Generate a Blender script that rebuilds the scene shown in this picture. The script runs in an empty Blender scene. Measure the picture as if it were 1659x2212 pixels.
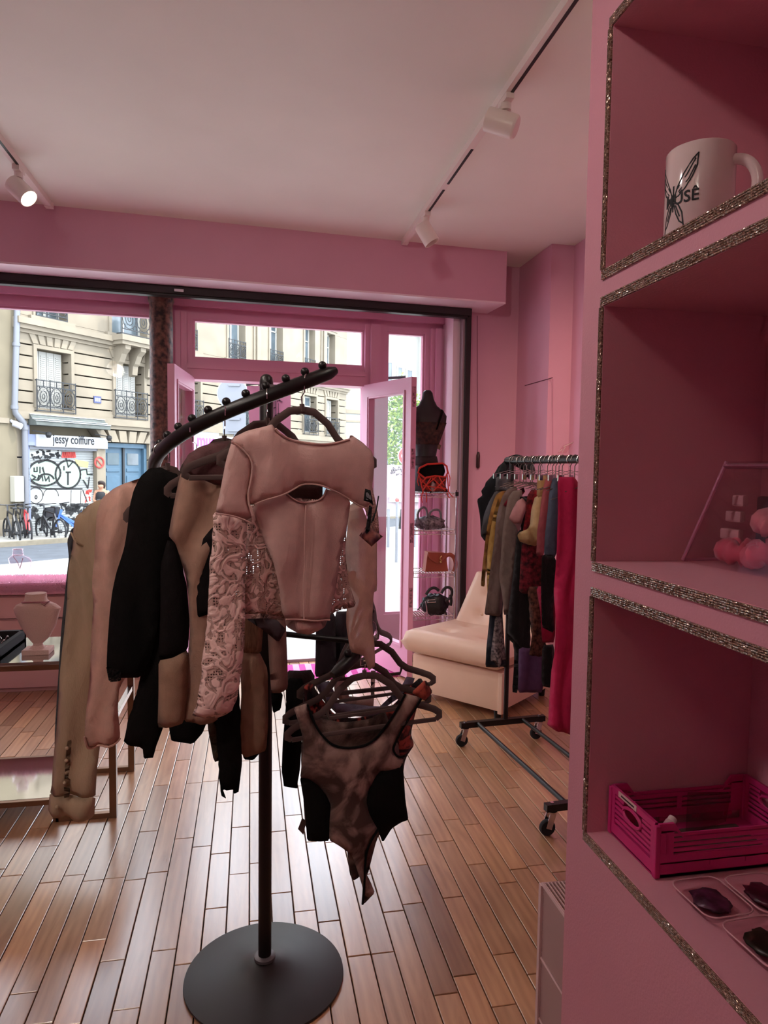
import bpy, bmesh, math, random
import numpy as np
from mathutils import Vector, Matrix, noise as mnoise
from mathutils.geometry import delaunay_2d_cdt
random.seed(7)
SC = bpy.context.scene
COL = SC.collection
R_ = math.radians

# ------------------------------------------------------------------ camera
F, CX, CY = 1500.0, 829.5, 1106.0
CAM = Vector((0, 0, 1.5))
CROT = Matrix.Rotation(R_(-10.9), 3, 'Z') @ Matrix.Rotation(R_(90 - 3.6), 3, 'X') @ Matrix.Rotation(R_(0.78), 3, 'Z')
cd = bpy.data.cameras.new('camera'); cam = bpy.data.objects.new('camera', cd); COL.objects.link(cam)
cd.sensor_fit = 'VERTICAL'; cd.sensor_height = 36.0; cd.lens = F / 2212 * 36.0
cd.clip_start = 0.05; cd.clip_end = 300
cam.matrix_world = Matrix.Translation(CAM) @ CROT.to_4x4()
SC.camera = cam
# ------------------------------------------------------------------ world, sun, exposure
w = bpy.data.worlds.new('world'); SC.world = w; w.use_nodes = True
w.node_tree.nodes['Background'].inputs[0].default_value = (0.80, 0.89, 1.0, 1)
w.node_tree.nodes['Background'].inputs[1].default_value = 6.0
SC.view_settings.view_transform = 'Standard'; SC.view_settings.look = 'None'
SC.view_settings.gamma = 1.0; SC.view_settings.use_curve_mapping = False
SC.view_settings.exposure = 0.35
sl = bpy.data.lights.new('sun', 'SUN'); sl.energy = 2.6; sl.angle = R_(0.6); sl.color = (1, .95, .85)
so = bpy.data.objects.new('sun', sl); COL.objects.link(so)
so.rotation_euler = Vector((-.50, .30, -.80)).to_track_quat('-Z', 'Y').to_euler()

# ------------------------------------------------------------------ photograph measurements -> places
def ray(x, y):
    return CROT @ Vector(((x - CX) / F, -(y - CY) / F, -1.0))
def on_z(x, y, z):
    d = ray(x, y); return CAM + d * ((z - CAM.z) / d.z)
def on_y(x, y, Y):
    d = ray(x, y); return CAM + d * (Y / d.y)
def on_x(x, y, X):
    d = ray(x, y); return CAM + d * (X / d.x)
def on_plane(x, y, p, n):
    d = ray(x, y); return CAM + d * ((Vector(p) - CAM).dot(n) / d.dot(n))

# ------------------------------------------------------------------ mesh builder
class MB:
    def __init__(s): s.v = []; s.f = []
    def add(s, vs, fs):
        o = len(s.v); s.v += [tuple(v) for v in vs]; s.f += [tuple(i + o for i in f) for f in fs]; return s
    def box(s, a, b, m=None, bev=0):
        (x0, y0, z0), (x1, y1, z1) = a, b
        if bev:
            bm = bmesh.new(); bmesh.ops.create_cube(bm, size=1)
            for v in bm.verts:
                v.co = Vector(((x0 + x1) / 2 + v.co.x * (x1 - x0), (y0 + y1) / 2 + v.co.y * (y1 - y0), (z0 + z1) / 2 + v.co.z * (z1 - z0)))
            bmesh.ops.bevel(bm, geom=bm.edges[:], offset=bev, segments=2, profile=.6, affect='EDGES')
            bm.verts.index_update()
            vs = [(m @ v.co) if m else v.co.copy() for v in bm.verts]; fs = [[v.index for v in f.verts] for f in bm.faces]
            bm.free(); return s.add(vs, fs)
        vs = [Vector(p) for p in ((x0,y0,z0),(x1,y0,z0),(x1,y1,z0),(x0,y1,z0),(x0,y0,z1),(x1,y0,z1),(x1,y1,z1),(x0,y1,z1))]
        if m: vs = [m @ v for v in vs]
        return s.add(vs, [(0,3,2,1),(4,5,6,7),(0,1,5,4),(1,2,6,5),(2,3,7,6),(3,0,4,7)])
    def bar(s, p0, p1, w, h=None, up=(0,0,1)):
        h = h or w; p0 = Vector(p0); p1 = Vector(p1); d = (p1 - p0).normalized(); up = Vector(up)
        if abs(d.dot(up)) > .98: up = Vector((1,0,0))
        a = d.cross(up).normalized() * (w / 2); b = d.cross(a).normalized() * (h / 2)
        vs = [p + x for p in (p0, p1) for x in (-a-b, a-b, a+b, -a+b)]
        return s.add(vs, [(0,1,2,3),(7,6,5,4),(0,4,5,1),(1,5,6,2),(2,6,7,3),(3,7,4,0)])
    def tube(s, pts, r, n=8, closed=False, cap=True, flat=1.0, nrm=None):
        pts = [Vector(p) for p in pts]; k = len(pts)
        rs = r if isinstance(r, (list, tuple)) else [r] * k
        o = len(s.v); prev = None
        for i, p in enumerate(pts):
            if closed: t = pts[(i+1) % k] - pts[i-1]
            else: t = pts[min(i+1, k-1)] - pts[max(i-1, 0)]
            t.normalize()
            if nrm is not None: a = Vector(nrm) - t * t.dot(Vector(nrm))
            elif prev is None: a = t.cross(Vector((0,0,1)) if abs(t.z) < .9 else Vector((1,0,0)))
            else: a = prev - t * t.dot(prev)
            if a.length < 1e-6: a = t.orthogonal()
            a.normalize(); prev = a; b = t.cross(a)
            for j in range(n):
                an = 2 * math.pi * j / n
                s.v.append(tuple(p + (a * math.cos(an) * flat + b * math.sin(an)) * rs[i]))
        for i in range(k if closed else k - 1):
            i2 = (i + 1) % k
            for j in range(n):
                j2 = (j + 1) % n
                s.f.append((o+i*n+j, o+i*n+j2, o+i2*n+j2, o+i2*n+j))
        if cap and not closed:
            s.f.append(tuple(o + j for j in range(n))[::-1]); s.f.append(tuple(o + (k-1)*n + j for j in range(n)))
        return s
    def lathe(s, prof, c=(0,0,0), n=32, m=None, sx=1.0, sy=1.0):
        o = len(s.v); c = Vector(c)
        for r, z in prof:
            for j in range(n):
                a = 2 * math.pi * j / n
                v = Vector((r * math.cos(a) * sx, r * math.sin(a) * sy, z))
                s.v.append(tuple((m @ v if m else v) + c))
        for i in range(len(prof) - 1):
            for j in range(n):
                j2 = (j + 1) % n
                s.f.append((o+i*n+j, o+i*n+j2, o+(i+1)*n+j2, o+(i+1)*n+j))
        s.f.append(tuple(o + j for j in range(n))[::-1]); s.f.append(tuple(o + (len(prof)-1)*n + j for j in range(n)))
        return s
    def cyl(s, p0, p1, r, n=16): return s.tube([p0, p1], r, n)
    def ball(s, c, r, n=12, sz=1.0):
        pr = [(max(1e-4, r*math.sin(math.pi*i/8)), -r*sz*math.cos(math.pi*i/8)) for i in range(9)]
        return s.lathe(pr, c, n)
    def prism(s, poly, d):
        """poly: 3-D outline, extruded by vector d"""
        d = Vector(d); k = len(poly); vs = [Vector(p) for p in poly]; vs += [v + d for v in vs]
        fs = [tuple(range(k))[::-1], tuple(range(k, 2*k))] + [(i, (i+1) % k, (i+1) % k + k, i + k) for i in range(k)]
        return s.add(vs, fs)
    def build(s, name, mt, parent=None, smooth=False, mw=None, fix=True):
        me = bpy.data.meshes.new(name)
        L = ROOT.get(parent.name, Vector()) if parent else Vector()
        me.from_pydata([Vector(v) - L for v in s.v], [], s.f)
        if fix:
            bm = bmesh.new(); bm.from_mesh(me); bmesh.ops.recalc_face_normals(bm, faces=bm.faces[:]); bm.to_mesh(me); bm.free()
        if smooth:
            me.polygons.foreach_set('use_smooth', [True] * len(me.polygons))
            if smooth != 'all': me.set_sharp_from_angle(angle=R_(40))
        o = bpy.data.objects.new(name, me); COL.objects.link(o)
        if mt: me.materials.append(mt)
        if parent: o.parent = parent; ROOT[o.name] = L
        if mw is not None: o.matrix_world = mw
        return o
ROOT = {}
def thing(name, label, cat, loc=(0,0,0), group=None):
    o = bpy.data.objects.new(name, None); COL.objects.link(o); o.location = loc; o.empty_display_size = .05
    ROOT[o.name] = Vector(loc); return tag(o, label, cat, group)
def tag(o, label, cat, group=None):
    o['label'] = label; o['category'] = cat
    if group: o['group'] = group
    return o
def struct(o, label=None, cat=None):
    o['kind'] = 'structure'
    if label: o['label'] = label
    if cat: o['category'] = cat
    return o
def link_copy(o, parent=None):
    c = o.copy(); COL.objects.link(c); c.parent = parent
    for ch in list(o.children): link_copy(ch, c)
    return c

# ------------------------------------------------------------------ materials
def lin(h):
    if isinstance(h, str):
        h = h.lstrip('#'); c = [int(h[i:i+2], 16) / 255 for i in (0, 2, 4)]
        return tuple((x / 12.92 if x <= .04045 else ((x + .055) / 1.055) ** 2.4) for x in c) + (1,)
    return tuple(h) + (1,) if len(h) == 3 else tuple(h)
def nodes(m): return m.node_tree.nodes, m.node_tree.links
def mat(name, col, rough=.6, metal=0.0, var=0.0, vscale=8.0, bump=0.0, bscale=60.0, col2=None, spec=.5, trans=0.0, emit=None, estr=0.0, sheen=0.0, stretch=(1,1,1), sss=0.0):
    m = bpy.data.materials.new(name); m.use_nodes = True; N, L = nodes(m); b = N['Principled BSDF']
    c = lin(col); b.inputs['Base Color'].default_value = c; b.inputs['Roughness'].default_value = rough
    b.inputs['Metallic'].default_value = metal; b.inputs['Specular IOR Level'].default_value = spec
    b.inputs['Transmission Weight'].default_value = trans; b.inputs['Sheen Weight'].default_value = sheen
    if emit: b.inputs['Emission Color'].default_value = lin(emit); b.inputs['Emission Strength'].default_value = estr
    if var or bump or col2:
        tc = N.new('ShaderNodeTexCoord'); mp = N.new('ShaderNodeMapping'); L.new(tc.outputs['Object'], mp.inputs[0])
        mp.inputs['Scale'].default_value = stretch
    if var or col2:
        nz = N.new('ShaderNodeTexNoise'); nz.inputs['Scale'].default_value = vscale; nz.inputs['Detail'].default_value = 5
        L.new(mp.outputs[0], nz.inputs[0])
        rp = N.new('ShaderNodeValToRGB'); L.new(nz.outputs[0], rp.inputs[0]); e = rp.color_ramp.elements
        e[0].position = .35; e[1].position = .65
        e[0].color = tuple(x * (1 - var) for x in c[:3]) + (1,) if not col2 else lin(col2)
        e[1].color = tuple(min(1, x * (1 + var)) for x in c[:3]) + (1,) if not col2 else c
        L.new(rp.outputs[0], b.inputs['Base Color'])
    if bump:
        n2 = N.new('ShaderNodeTexNoise'); n2.inputs['Scale'].default_value = bscale; n2.inputs['Detail'].default_value = 3
        L.new(mp.outputs[0], n2.inputs[0]); bp = N.new('ShaderNodeBump'); bp.inputs['Strength'].default_value = bump; bp.inputs['Distance'].default_value = .004
        L.new(n2.outputs[0], bp.inputs['Height']); L.new(bp.outputs[0], b.inputs['Normal'])
    return m
def thin_glass(name, tint=(1,1,1), refl=.08, rough=.0, fres=.25):
    m = bpy.data.materials.new(name); m.use_nodes = True; N, L = nodes(m); N.remove(N['Principled BSDF'])
    t = N.new('ShaderNodeBsdfTransparent'); t.inputs[0].default_value = tint + (1,)
    g = N.new('ShaderNodeBsdfGlossy'); g.inputs['Roughness'].default_value = rough
    fr = N.new('ShaderNodeFresnel'); fr.inputs[0].default_value = 1.35
    ml = N.new('ShaderNodeMath'); ml.operation = 'MULTIPLY_ADD'; ml.inputs[1].default_value = fres; ml.inputs[2].default_value = refl * .1; L.new(fr.outputs[0], ml.inputs[0])
    mx = N.new('ShaderNodeMixShader'); L.new(ml.outputs[0], mx.inputs[0]); L.new(t.outputs[0], mx.inputs[1]); L.new(g.outputs[0], mx.inputs[2])
    L.new(mx.outputs[0], N['Material Output'].inputs[0]); return m
def spl(pts, it=2):
    P = [Vector(p) for p in pts]
    for _ in range(it):
        Q = [P[0]]
        for a, b in zip(P[:-1], P[1:]): Q += [a * .75 + b * .25, a * .25 + b * .75]
        P = Q + [P[-1]]
    return P
M = {}
M['pink_wall'] = mat('pink_wall', '#d8a2b8', .55, var=.02, vscale=3, bump=.12, bscale=220)
M['pink_shelf'] = mat('pink_shelf', '#d997a5', .5, var=.02, vscale=3, bump=.15, bscale=260)
M['pink_frame'] = mat('pink_frame', '#dc9cb8', .35, bump=.05, bscale=90)
M['soffit'] = mat('soffit', '#f4dbe6', .3, bump=.06, bscale=120)
M['ceiling'] = mat('ceiling', '#f3f2e8', .55, var=.02, vscale=2, bump=.05, bscale=90)
M['black_metal'] = mat('black_metal', '#171313', .38, .3)
M['black_rail'] = mat('black_rail', '#241b1d', .5, .2, bump=.1)
M['white_plastic'] = mat('white_plastic', '#efe3dc', .35)
M['glass'] = thin_glass('glass', refl=.03, fres=.03)
M['iron'] = mat('iron', '#7a5546', .6, .1, vscale=30, bump=.6, bscale=70, col2='#22120f')
M['chrome'] = mat('chrome', '#c9c4c6', .18, 1.0)
M['velvet_hanger'] = mat('velvet_hanger', '#4a3430', .9, sheen=.4)
# ================================================================== THE ROOM
ZC = 3.07
A4 = R_(4.0)
FM = Matrix.Translation((0.2, 5.33, 0)) @ Matrix.Rotation(A4, 4, 'Z')     # shop-front frame: u along, v outward
def fbox(b, u0, u1, v0, v1, z0, z1, bev=0): return b.box((u0, v0, z0), (u1, v1, z1), FM, bev)
FN = (FM.to_3x3() @ Vector((0, 1, 0)))
# ---- floor with separate oak boards
def plank_mat():
    m = bpy.data.materials.new('oak_board'); m.use_nodes = True; N, L = nodes(m); b = N['Principled BSDF']
    tc = N.new('ShaderNodeTexCoord'); geo = N.new('ShaderNodeNewGeometry'); oi = N.new('ShaderNodeObjectInfo')
    ad = N.new('ShaderNodeMath'); ad.operation = 'ADD'; L.new(geo.outputs['Random Per Island'], ad.inputs[0]); L.new(oi.outputs['Random'], ad.inputs[1])
    fr = N.new('ShaderNodeMath'); fr.operation = 'FRACT'; L.new(ad.outputs[0], fr.inputs[0])
    ml = N.new('ShaderNodeMath'); ml.operation = 'MULTIPLY'; ml.inputs[1].default_value = 37.0; L.new(fr.outputs[0], ml.inputs[0])
    cb = N.new('ShaderNodeCombineXYZ'); L.new(ml.outputs[0], cb.inputs[0]); L.new(ml.outputs[0], cb.inputs[1])
    va = N.new('ShaderNodeVectorMath'); L.new(geo.outputs['Position'], va.inputs[0]); L.new(cb.outputs[0], va.inputs[1])
    mp = N.new('ShaderNodeMapping'); mp.inputs['Scale'].default_value = (22, 2.6, 1); L.new(va.outputs[0], mp.inputs[0])
    n1 = N.new('ShaderNodeTexNoise'); n1.inputs['Scale'].default_value = 1.0; n1.inputs['Detail'].default_value = 7; n1.inputs['Distortion'].default_value = 1.6; L.new(mp.outputs[0], n1.inputs[0])
    wv = N.new('ShaderNodeTexWave'); wv.inputs['Scale'].default_value = .5; wv.inputs['Distortion'].default_value = 5; wv.inputs['Detail'].default_value = 2; L.new(mp.outputs[0], wv.inputs[0])
    mxn = N.new('ShaderNodeMath'); mxn.operation = 'MULTIPLY_ADD'; mxn.inputs[1].default_value = .15; L.new(wv.outputs[0], mxn.inputs[0]); L.new(n1.outputs[0], mxn.inputs[2])
    r1 = N.new('ShaderNodeValToRGB'); L.new(mxn.outputs[0], r1.inputs[0]); e = r1.color_ramp.elements
    e[0].position = .22; e[0].color = lin('#a17454'); e[1].position = .95; e[1].color = lin('#cfa27a')
    r2 = N.new('ShaderNodeValToRGB'); L.new(fr.outputs[0], r2.inputs[0]); e = r2.color_ramp.elements
    e[0].color = (.60, .55, .52, 1); e[1].color = (1.18, 1.12, 1.05, 1)
    k = e.new(.3); k.color = (.85, .84, .84, 1); k = e.new(.75); k.color = (1.0, .98, .95, 1)
    mx = N.new('ShaderNodeMixRGB'); mx.blend_type = 'MULTIPLY'; mx.inputs[0].default_value = 1; L.new(r1.outputs[0], mx.inputs[1]); L.new(r2.outputs[0], mx.inputs[2])
    L.new(mx.outputs[0], b.inputs['Base Color'])
    rr = N.new('ShaderNodeMapRange'); rr.inputs[3].default_value = .24; rr.inputs[4].default_value = .38; L.new(n1.outputs[0], rr.inputs[0]); L.new(rr.outputs[0], b.inputs['Roughness']); b.inputs['Coat Weight'].default_value = .9; b.inputs['Coat Roughness'].default_value = .22; b.inputs['Coat IOR'].default_value = 1.75
    bp = N.new('ShaderNodeBump'); bp.inputs['Strength'].default_value = .10; bp.inputs['Distance'].default_value = .002; L.new(mxn.outputs[0], bp.inputs['Height']); L.new(bp.outputs[0], b.inputs['Normal'])
    return m
M['oak'] = plank_mat(); M['gap'] = mat('gap', '#1a0f0b', .9)
floor = MB().box((-3.5, -2.2, -.12), (2.6, 5.45, -.012)).build('floor', M['gap']); struct(floor, 'oak strip floor of narrow staggered boards', 'floor')
rb = random.Random(3); PW = .074; boards = []
x = -3.48
while x < 2.5:
    y = -2.2 - rb.random() * .5
    while y < 5.28 + .07 * x:
        Lb = rb.choice((.34, .42, .5, .58, .66)); boards.append((x, y, Lb)); y += Lb
    x += PW
def vis(bd):
    c = Vector((bd[0] + PW / 2, bd[1] + bd[2] / 2, 0)); q = CROT.transposed() @ (c - CAM)
    if q.z > -.3: return 0
    px, py = CX + F * q.x / -q.z, CY - F * q.y / -q.z
    if not (-40 < px < 1290 and py < 2330): return 0
    if c.x > .5 and c.y < .9: return 0
    return 1 / q.length
boards.sort(key=vis, reverse=True)
protos = {}
def board_mesh(b, x0, y0, L, z=0.0):
    g = .0017; t = .0015
    a, c2, d, e = x0 + g, x0 + PW - g, y0 + g, y0 + L - g
    return b.add([(a,d,z-.011),(c2,d,z-.011),(c2,e,z-.011),(a,e,z-.011),(a,d,z-t),(c2,d,z-t),(c2,e,z-t),(a,e,z-t),(a+t,d+t,z),(c2-t,d+t,z),(c2-t,e-t,z),(a+t,e-t,z)],
          [(0,1,5,4),(1,2,6,5),(2,3,7,6),(3,0,4,7),(4,5,9,8),(5,6,10,9),(6,7,11,10),(7,4,8,11),(8,9,10,11)])
for i, (bx, by, Lb) in enumerate(boards[:300]):
    if Lb not in protos:
        o = board_mesh(MB(), 0, 0, Lb).build('floorboard', M['oak'], floor, fix=False); protos[Lb] = o
    else:
        o = protos[Lb].copy(); COL.objects.link(o); o.parent = floor
    o.location = (bx, by, rb.uniform(-.0006, .0006))
    if by + Lb > 5.30 + .07 * bx: o.scale.y = (5.30 + .07 * bx - by) / Lb
sb = MB()
for bx, by, Lb in boards[300:]: board_mesh(sb, bx, by, min(Lb, 5.30 + .07 * bx - by), 0)
st = sb.build('floorboards', M['oak'], floor, fix=False); st['kind'] = 'stuff'
# ---- ceiling and walls
struct(MB().box((-3.5, -2.2, ZC), (2.6, 5.6, ZC + .2)).build('ceiling', M['ceiling']), 'smooth off-white ceiling', 'ceiling')
struct(MB().box((-3.6, -2.2, 0), (-3.4, 5.2, ZC)).build('wall_left', M['pink_wall']), 'pink painted side wall left', 'wall')
struct(MB().box((-3.6, -2.3, 0), (2.6, -2.1, ZC)).build('wall_back', M['pink_wall']), 'pink painted rear wall', 'wall')
# right wall of the far alcove: pilaster and recessed stretch
wr = MB(); wr.box((2.22, -2.2, 0), (2.5, 5.5, ZC)); struct(wr.build('wall_right', M['pink_wall']), 'pink alcove side wall', 'wall')
wp = MB().box((2.05, 4.62, 0), (2.22, 5.3, ZC)).build('wall_pilaster', M['pink_wall']); struct(wp, 'pink pilaster in the alcove corner', 'wall')
# thin groove of a painted-over panel on the pilaster
# shop-front return wall right of the shutter guide
wf = MB(); fbox(wf, 1.40, 2.05, -.25, .25, 0, ZC)
struct(wf.build('wall_front', M['pink_wall']), 'pink return wall beside the shop window', 'wall')
wo = MB(); fbox(wo, -3.7, 2.6, .12, .3, 2.72, 3.6); fbox(wo, -3.7, -3.2, -.1, .3, 0, 3.6)
struct(wo.build('wall_front_header', M['pink_wall']), 'header wall above the shop windows', 'wall')
# bulkhead
bh = MB(); fbox(bh, -3.7, 1.575, -.585, -.57, 2.712, ZC); fbox(bh, 1.56, 1.575, -.57, .12, 2.712, ZC)
bh = struct(bh.build('trim_1', M['pink_wall']), 'deep pink bulkhead above the shop front', 'bulkhead')
bs = MB(); fbox(bs, -3.7, 1.574, -.584, .12, 2.700, 2.714); bs.build('soffit', M['soffit'], bh)
# roller shutter rail and guide
rl = MB(); fbox(rl, -3.6, 1.40, -.375, -.30, 2.645, 2.700, .006); rl = rl.build('trim_2', M['black_rail']); struct(rl, 'black roller shutter rail along the soffit', 'shutter rail')
b = MB(); fbox(b, -3.6, 1.37, -.368, -.31, 2.630, 2.646, .003); b.build('rail_slot', M['black_metal'], rl)
b = MB(); fbox(b, -.73, -.67, -.40, -.37, 2.655, 2.672); b.build('bracket', M['chrome'], rl)
b = MB(); fbox(b, 1.375, 1.415, -.33, -.25, 0, 2.70); b.build('guide', M['black_rail'], rl)
b = MB(); fbox(b, 1.355, 1.375, -.31, -.24, 0, 2.68); b.build('guide_lip', mat('grey_lip', '#9a8a92', .4, .4), rl)
# window reveal right
b = MB(); fbox(b, 1.30, 1.356, -.25, .1, 0, 2.70); struct(b.build('trim_3', M['soffit']), 'pale pink reveal beside the sidelight', 'reveal')
# ---- shop front frames
fr = MB(); fbox(fr, -3.6, 1.30, -.06, .12, 2.64, 2.705); fbox(fr, -3.6, 1.30, -.02, .10, 2.60, 2.64)
fr = fr.build('trim_4', M['pink_frame']); struct(fr, 'pink head rail of the shop front', 'frame')
def window(name, u0, u1, z0, z1, fw, label, lower=None, v=.0, mullions=()):
    o = MB(); fbox(o, u0, u0 + fw, v - .03, v + .05, z0, z1); fbox(o, u1 - fw, u1, v - .03, v + .05, z0, z1)
    fbox(o, u0 + fw, u1 - fw, v - .03, v + .05, z1 - fw, z1); fbox(o, u0 + fw, u1 - fw, v - .03, v + .05, z0, z0 + fw)
    o = o.build(name, M['pink_frame']); struct(o, label, 'window')
    g = MB(); fbox(g, u0 + fw - .004, u1 - fw + .004, v + .005, v + .011, z0 + fw - .004, z1 - fw + .004); g.build('pane', M['glass'], o)
    bd = MB(); q = fw; e = .016
    for a in ((u0+q, u0+q+e, z0+q, z1-q), (u1-q-e, u1-q, z0+q, z1-q), (u0+q+e, u1-q-e, z1-q-e, z1-q), (u0+q+e, u1-q-e, z0+q, z0+q+e)):
        fbox(bd, a[0], a[1], v - .015, v + .03, a[2], a[3])
    bd.build('glazing_bead', M['pink_frame'], o)
    return o
window('window_1', -3.3, -.86, .66, 2.60, .035, 'large shop window left of the iron column')
window('window_2', -.655, .70, 2.235, 2.60, .04, 'long transom window above the open doorway')
window('window_3', .80, 1.19, .30, 2.60, .04, 'tall narrow sidelight right of the doorway')
b = MB(); fbox(b, -.86, -.655, -.05, .1, 0, 2.60); fbox(b, -.80, -.70, -.075, -.05, 0, 2.60); struct(b.build('trim_5', M['pink_frame']), 'pink post between shop window and doorway', 'post')
b = MB(); fbox(b, .66, .80, -.05, .1, 0, 2.60); fbox(b, .70, .78, -.075, -.05, 0, 2.60); struct(b.build('trim_6', M['pink_frame']), 'pink post between doorway and sidelight', 'post')
b = MB(); fbox(b, -.655, .66, -.06, .1, 2.125, 2.235); fbox(b, -.655, .66, -.075, -.06, 2.20, 2.235); struct(b.build('trim_7', M['pink_frame']), 'pink transom bar above the doorway', 'transom')
b = MB(); fbox(b, 1.19, 1.30, -.05, .1, 0, 2.60); fbox(b, 1.225, 1.27, -.075, -.05, 0, 2.60); fbox(b, .80, 1.19, -.03, .06, 0, .30); fbox(b, -3.3, -.86, -.03, .08, 0, .66)
struct(b.build('trim_8', M['pink_frame']), 'pink jamb and low panel around the sidelight', 'panel')
# ---- door leaves, folded inwards
def leaf(name, hinge, free, z1, label):
    h = Vector((hinge[0], hinge[1], 0)); f = Vector((free[0], free[1], 0)); d = (f - h); Wd = d.length
    m = Matrix.Translation(h) @ Matrix.Rotation(math.atan2(d.y, d.x), 4, 'Z')
    s = .075
    o = MB(); o.box((0, -.022, .015), (s, .022, z1), m); o.box((Wd - s, -.022, .015), (Wd, .022, z1), m)
    o.box((s, -.022, z1 - .085), (Wd - s, .022, z1), m); o.box((s, -.022, .015), (Wd - s, .022, .22), m)
    o = struct(o.build(name, M['pink_frame']), label, 'door')
    q = MB()
    for e in (0, 1):
        k = s + e * .012; y = .03 - e * .006
        for a in ((k, k + .012, .22 + e*.012, z1 - .085 - e*.012), (Wd - k - .012, Wd - k, .22 + e*.012, z1 - .085 - e*.012)): q.box((a[0], -y, a[2]), (a[1], y, a[3]), m)
        q.box((k + .012, -y, z1 - .097 - e*.012), (Wd - k - .012, y, z1 - .085 - e*.012), m); q.box((k + .012, -y, .22 + e*.012), (Wd - k - .012, y, .232 + e*.012), m)
    q.build('glazing_bead', M['pink_frame'], o)
    MB().box((s - .004, -.003, .21), (Wd - s + .004, .003, z1 - .08), m).build('pane', M['glass'], o)
    return o, m, Wd
d1, m1, W1 = leaf('door_1', (.865, 5.345), (1.112, 4.735), 2.135, 'pink glazed door leaf standing open to the right')
for z in (1.93, 1.50, .98, .52):
    MB().box((W1 - .001, -.012, z), (W1 + .003, .012, z + .14), m1).build('lock_plate', mat('worn_plate', '#c98aa0', .4, .3, var=.5, vscale=60, col2='#4a2830'), d1)
leaf('door_2', (-.42, 5.24), (-.49, 4.56), 2.135, 'pink glazed door leaf folded back by the iron column')
# ---- cast iron column
cp = on_y(348, 660, 5.13)
cl = thing('iron_column', 'dark rusted cast iron column in the shop front', 'column', (cp.x, cp.y, 0))
MB().lathe([(.10, 0), (.10, .05), (.079, .09), (.079, 2.66)], (cp.x, cp.y, 0), 28).build('shaft', M['iron'], cl, True)
MB().lathe([(.079, 2.62), (.088, 2.64), (.088, 2.698)], (cp.x, cp.y, 0), 28).build('collar', M['iron'], cl, True)
# ---- niche wall on the right, beside the camera
XS, YE, YN0, YN1, XD = .5, 1.005, .05, .939, .77
NZ = ((.955, 1.314), (1.367, 1.737), (1.79, 2.125))
ns = MB()
zs = [0.0]
for a, c in NZ: zs += [a, c]
zs.append(ZC)
for i in range(0, len(zs), 2): ns.box((XS, -1.6, zs[i]), (XD, YE, zs[i+1]))
for a, c in NZ:
    ns.box((XS, YN1, a), (XD, YE, c)); ns.box((XS, -1.6, a), (XD, YN0, c))
ns.box((XD, -1.6, 0), (XD + .06, YE, ZC))
ns = struct(ns.build('wall_niches', M['pink_shelf']), 'pink wall with open display niches edged in rhinestones', 'niche wall')
def glitter():
    m = bpy.data.materials.new('rhinestones'); m.use_nodes = True; N, L = nodes(m); b = N['Principled BSDF']
    tc = N.new('ShaderNodeTexCoord'); vo = N.new('ShaderNodeTexVoronoi'); vo.inputs['Scale'].default_value = 420; vo.inputs['Randomness'].default_value = .25
    L.new(tc.outputs['Object'], vo.inputs['Vector'])
    rp = N.new('ShaderNodeValToRGB'); L.new(vo.outputs['Distance'], rp.inputs[0]); e = rp.color_ramp.elements
    e[0].position = .35; e[0].color = lin('#d8b9a4'); e[1].position = .70; e[1].color = lin('#7d5c4c')
    L.new(rp.outputs[0], b.inputs['Base Color']); b.inputs['Metallic'].default_value = .45; b.inputs['Roughness'].default_value = .14
    sub = N.new('ShaderNodeVectorMath'); sub.operation = 'SUBTRACT'; sub.inputs[1].default_value = (.5, .5, .5); L.new(vo.outputs['Color'], sub.inputs[0])
    sc = N.new('ShaderNodeVectorMath'); sc.operation = 'SCALE'; sc.inputs['Scale'].default_value = 1.5; L.new(sub.outputs[0], sc.inputs[0])
    ge = N.new('ShaderNodeNewGeometry'); ad = N.new('ShaderNodeVectorMath'); L.new(ge.outputs['Normal'], ad.inputs[0]); L.new(sc.outputs[0], ad.inputs[1])
    no = N.new('ShaderNodeVectorMath'); no.operation = 'NORMALIZE'; L.new(ad.outputs[0], no.inputs[0]); L.new(no.outputs[0], b.inputs['Normal'])
    return m
M['glitter'] = glitter()
TW = .0145
for a, c in NZ:
    for q in ((YN0 - TW, YN1 + TW * .55, a - TW, a - .0005), (YN0 - TW, YN1 + TW * .55, c + .0005, c + TW), (YN1 + .0005, YN1 + TW * .75, a, c), (YN0 - TW, YN0, a, c)):
        tb = MB(); n = 5; hz = q[3] - q[2] < .1
        for k in range(n):
            if hz:
                h = (q[3] - q[2]) / n; tb.box((XS - .0035, q[0], q[2] + k*h + .0002), (XS + .0002, q[1], q[2] + (k+1)*h - .0002), bev=.0009)
            else:
                h = (q[1] - q[0]) / n; tb.box((XS - .0035, q[0] + k*h + .0002, q[2]), (XS + .0002, q[0] + (k+1)*h - .0002, q[3]), bev=.0009)
        tb.build('rhinestone_trim', M['glitter'], ns)
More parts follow.
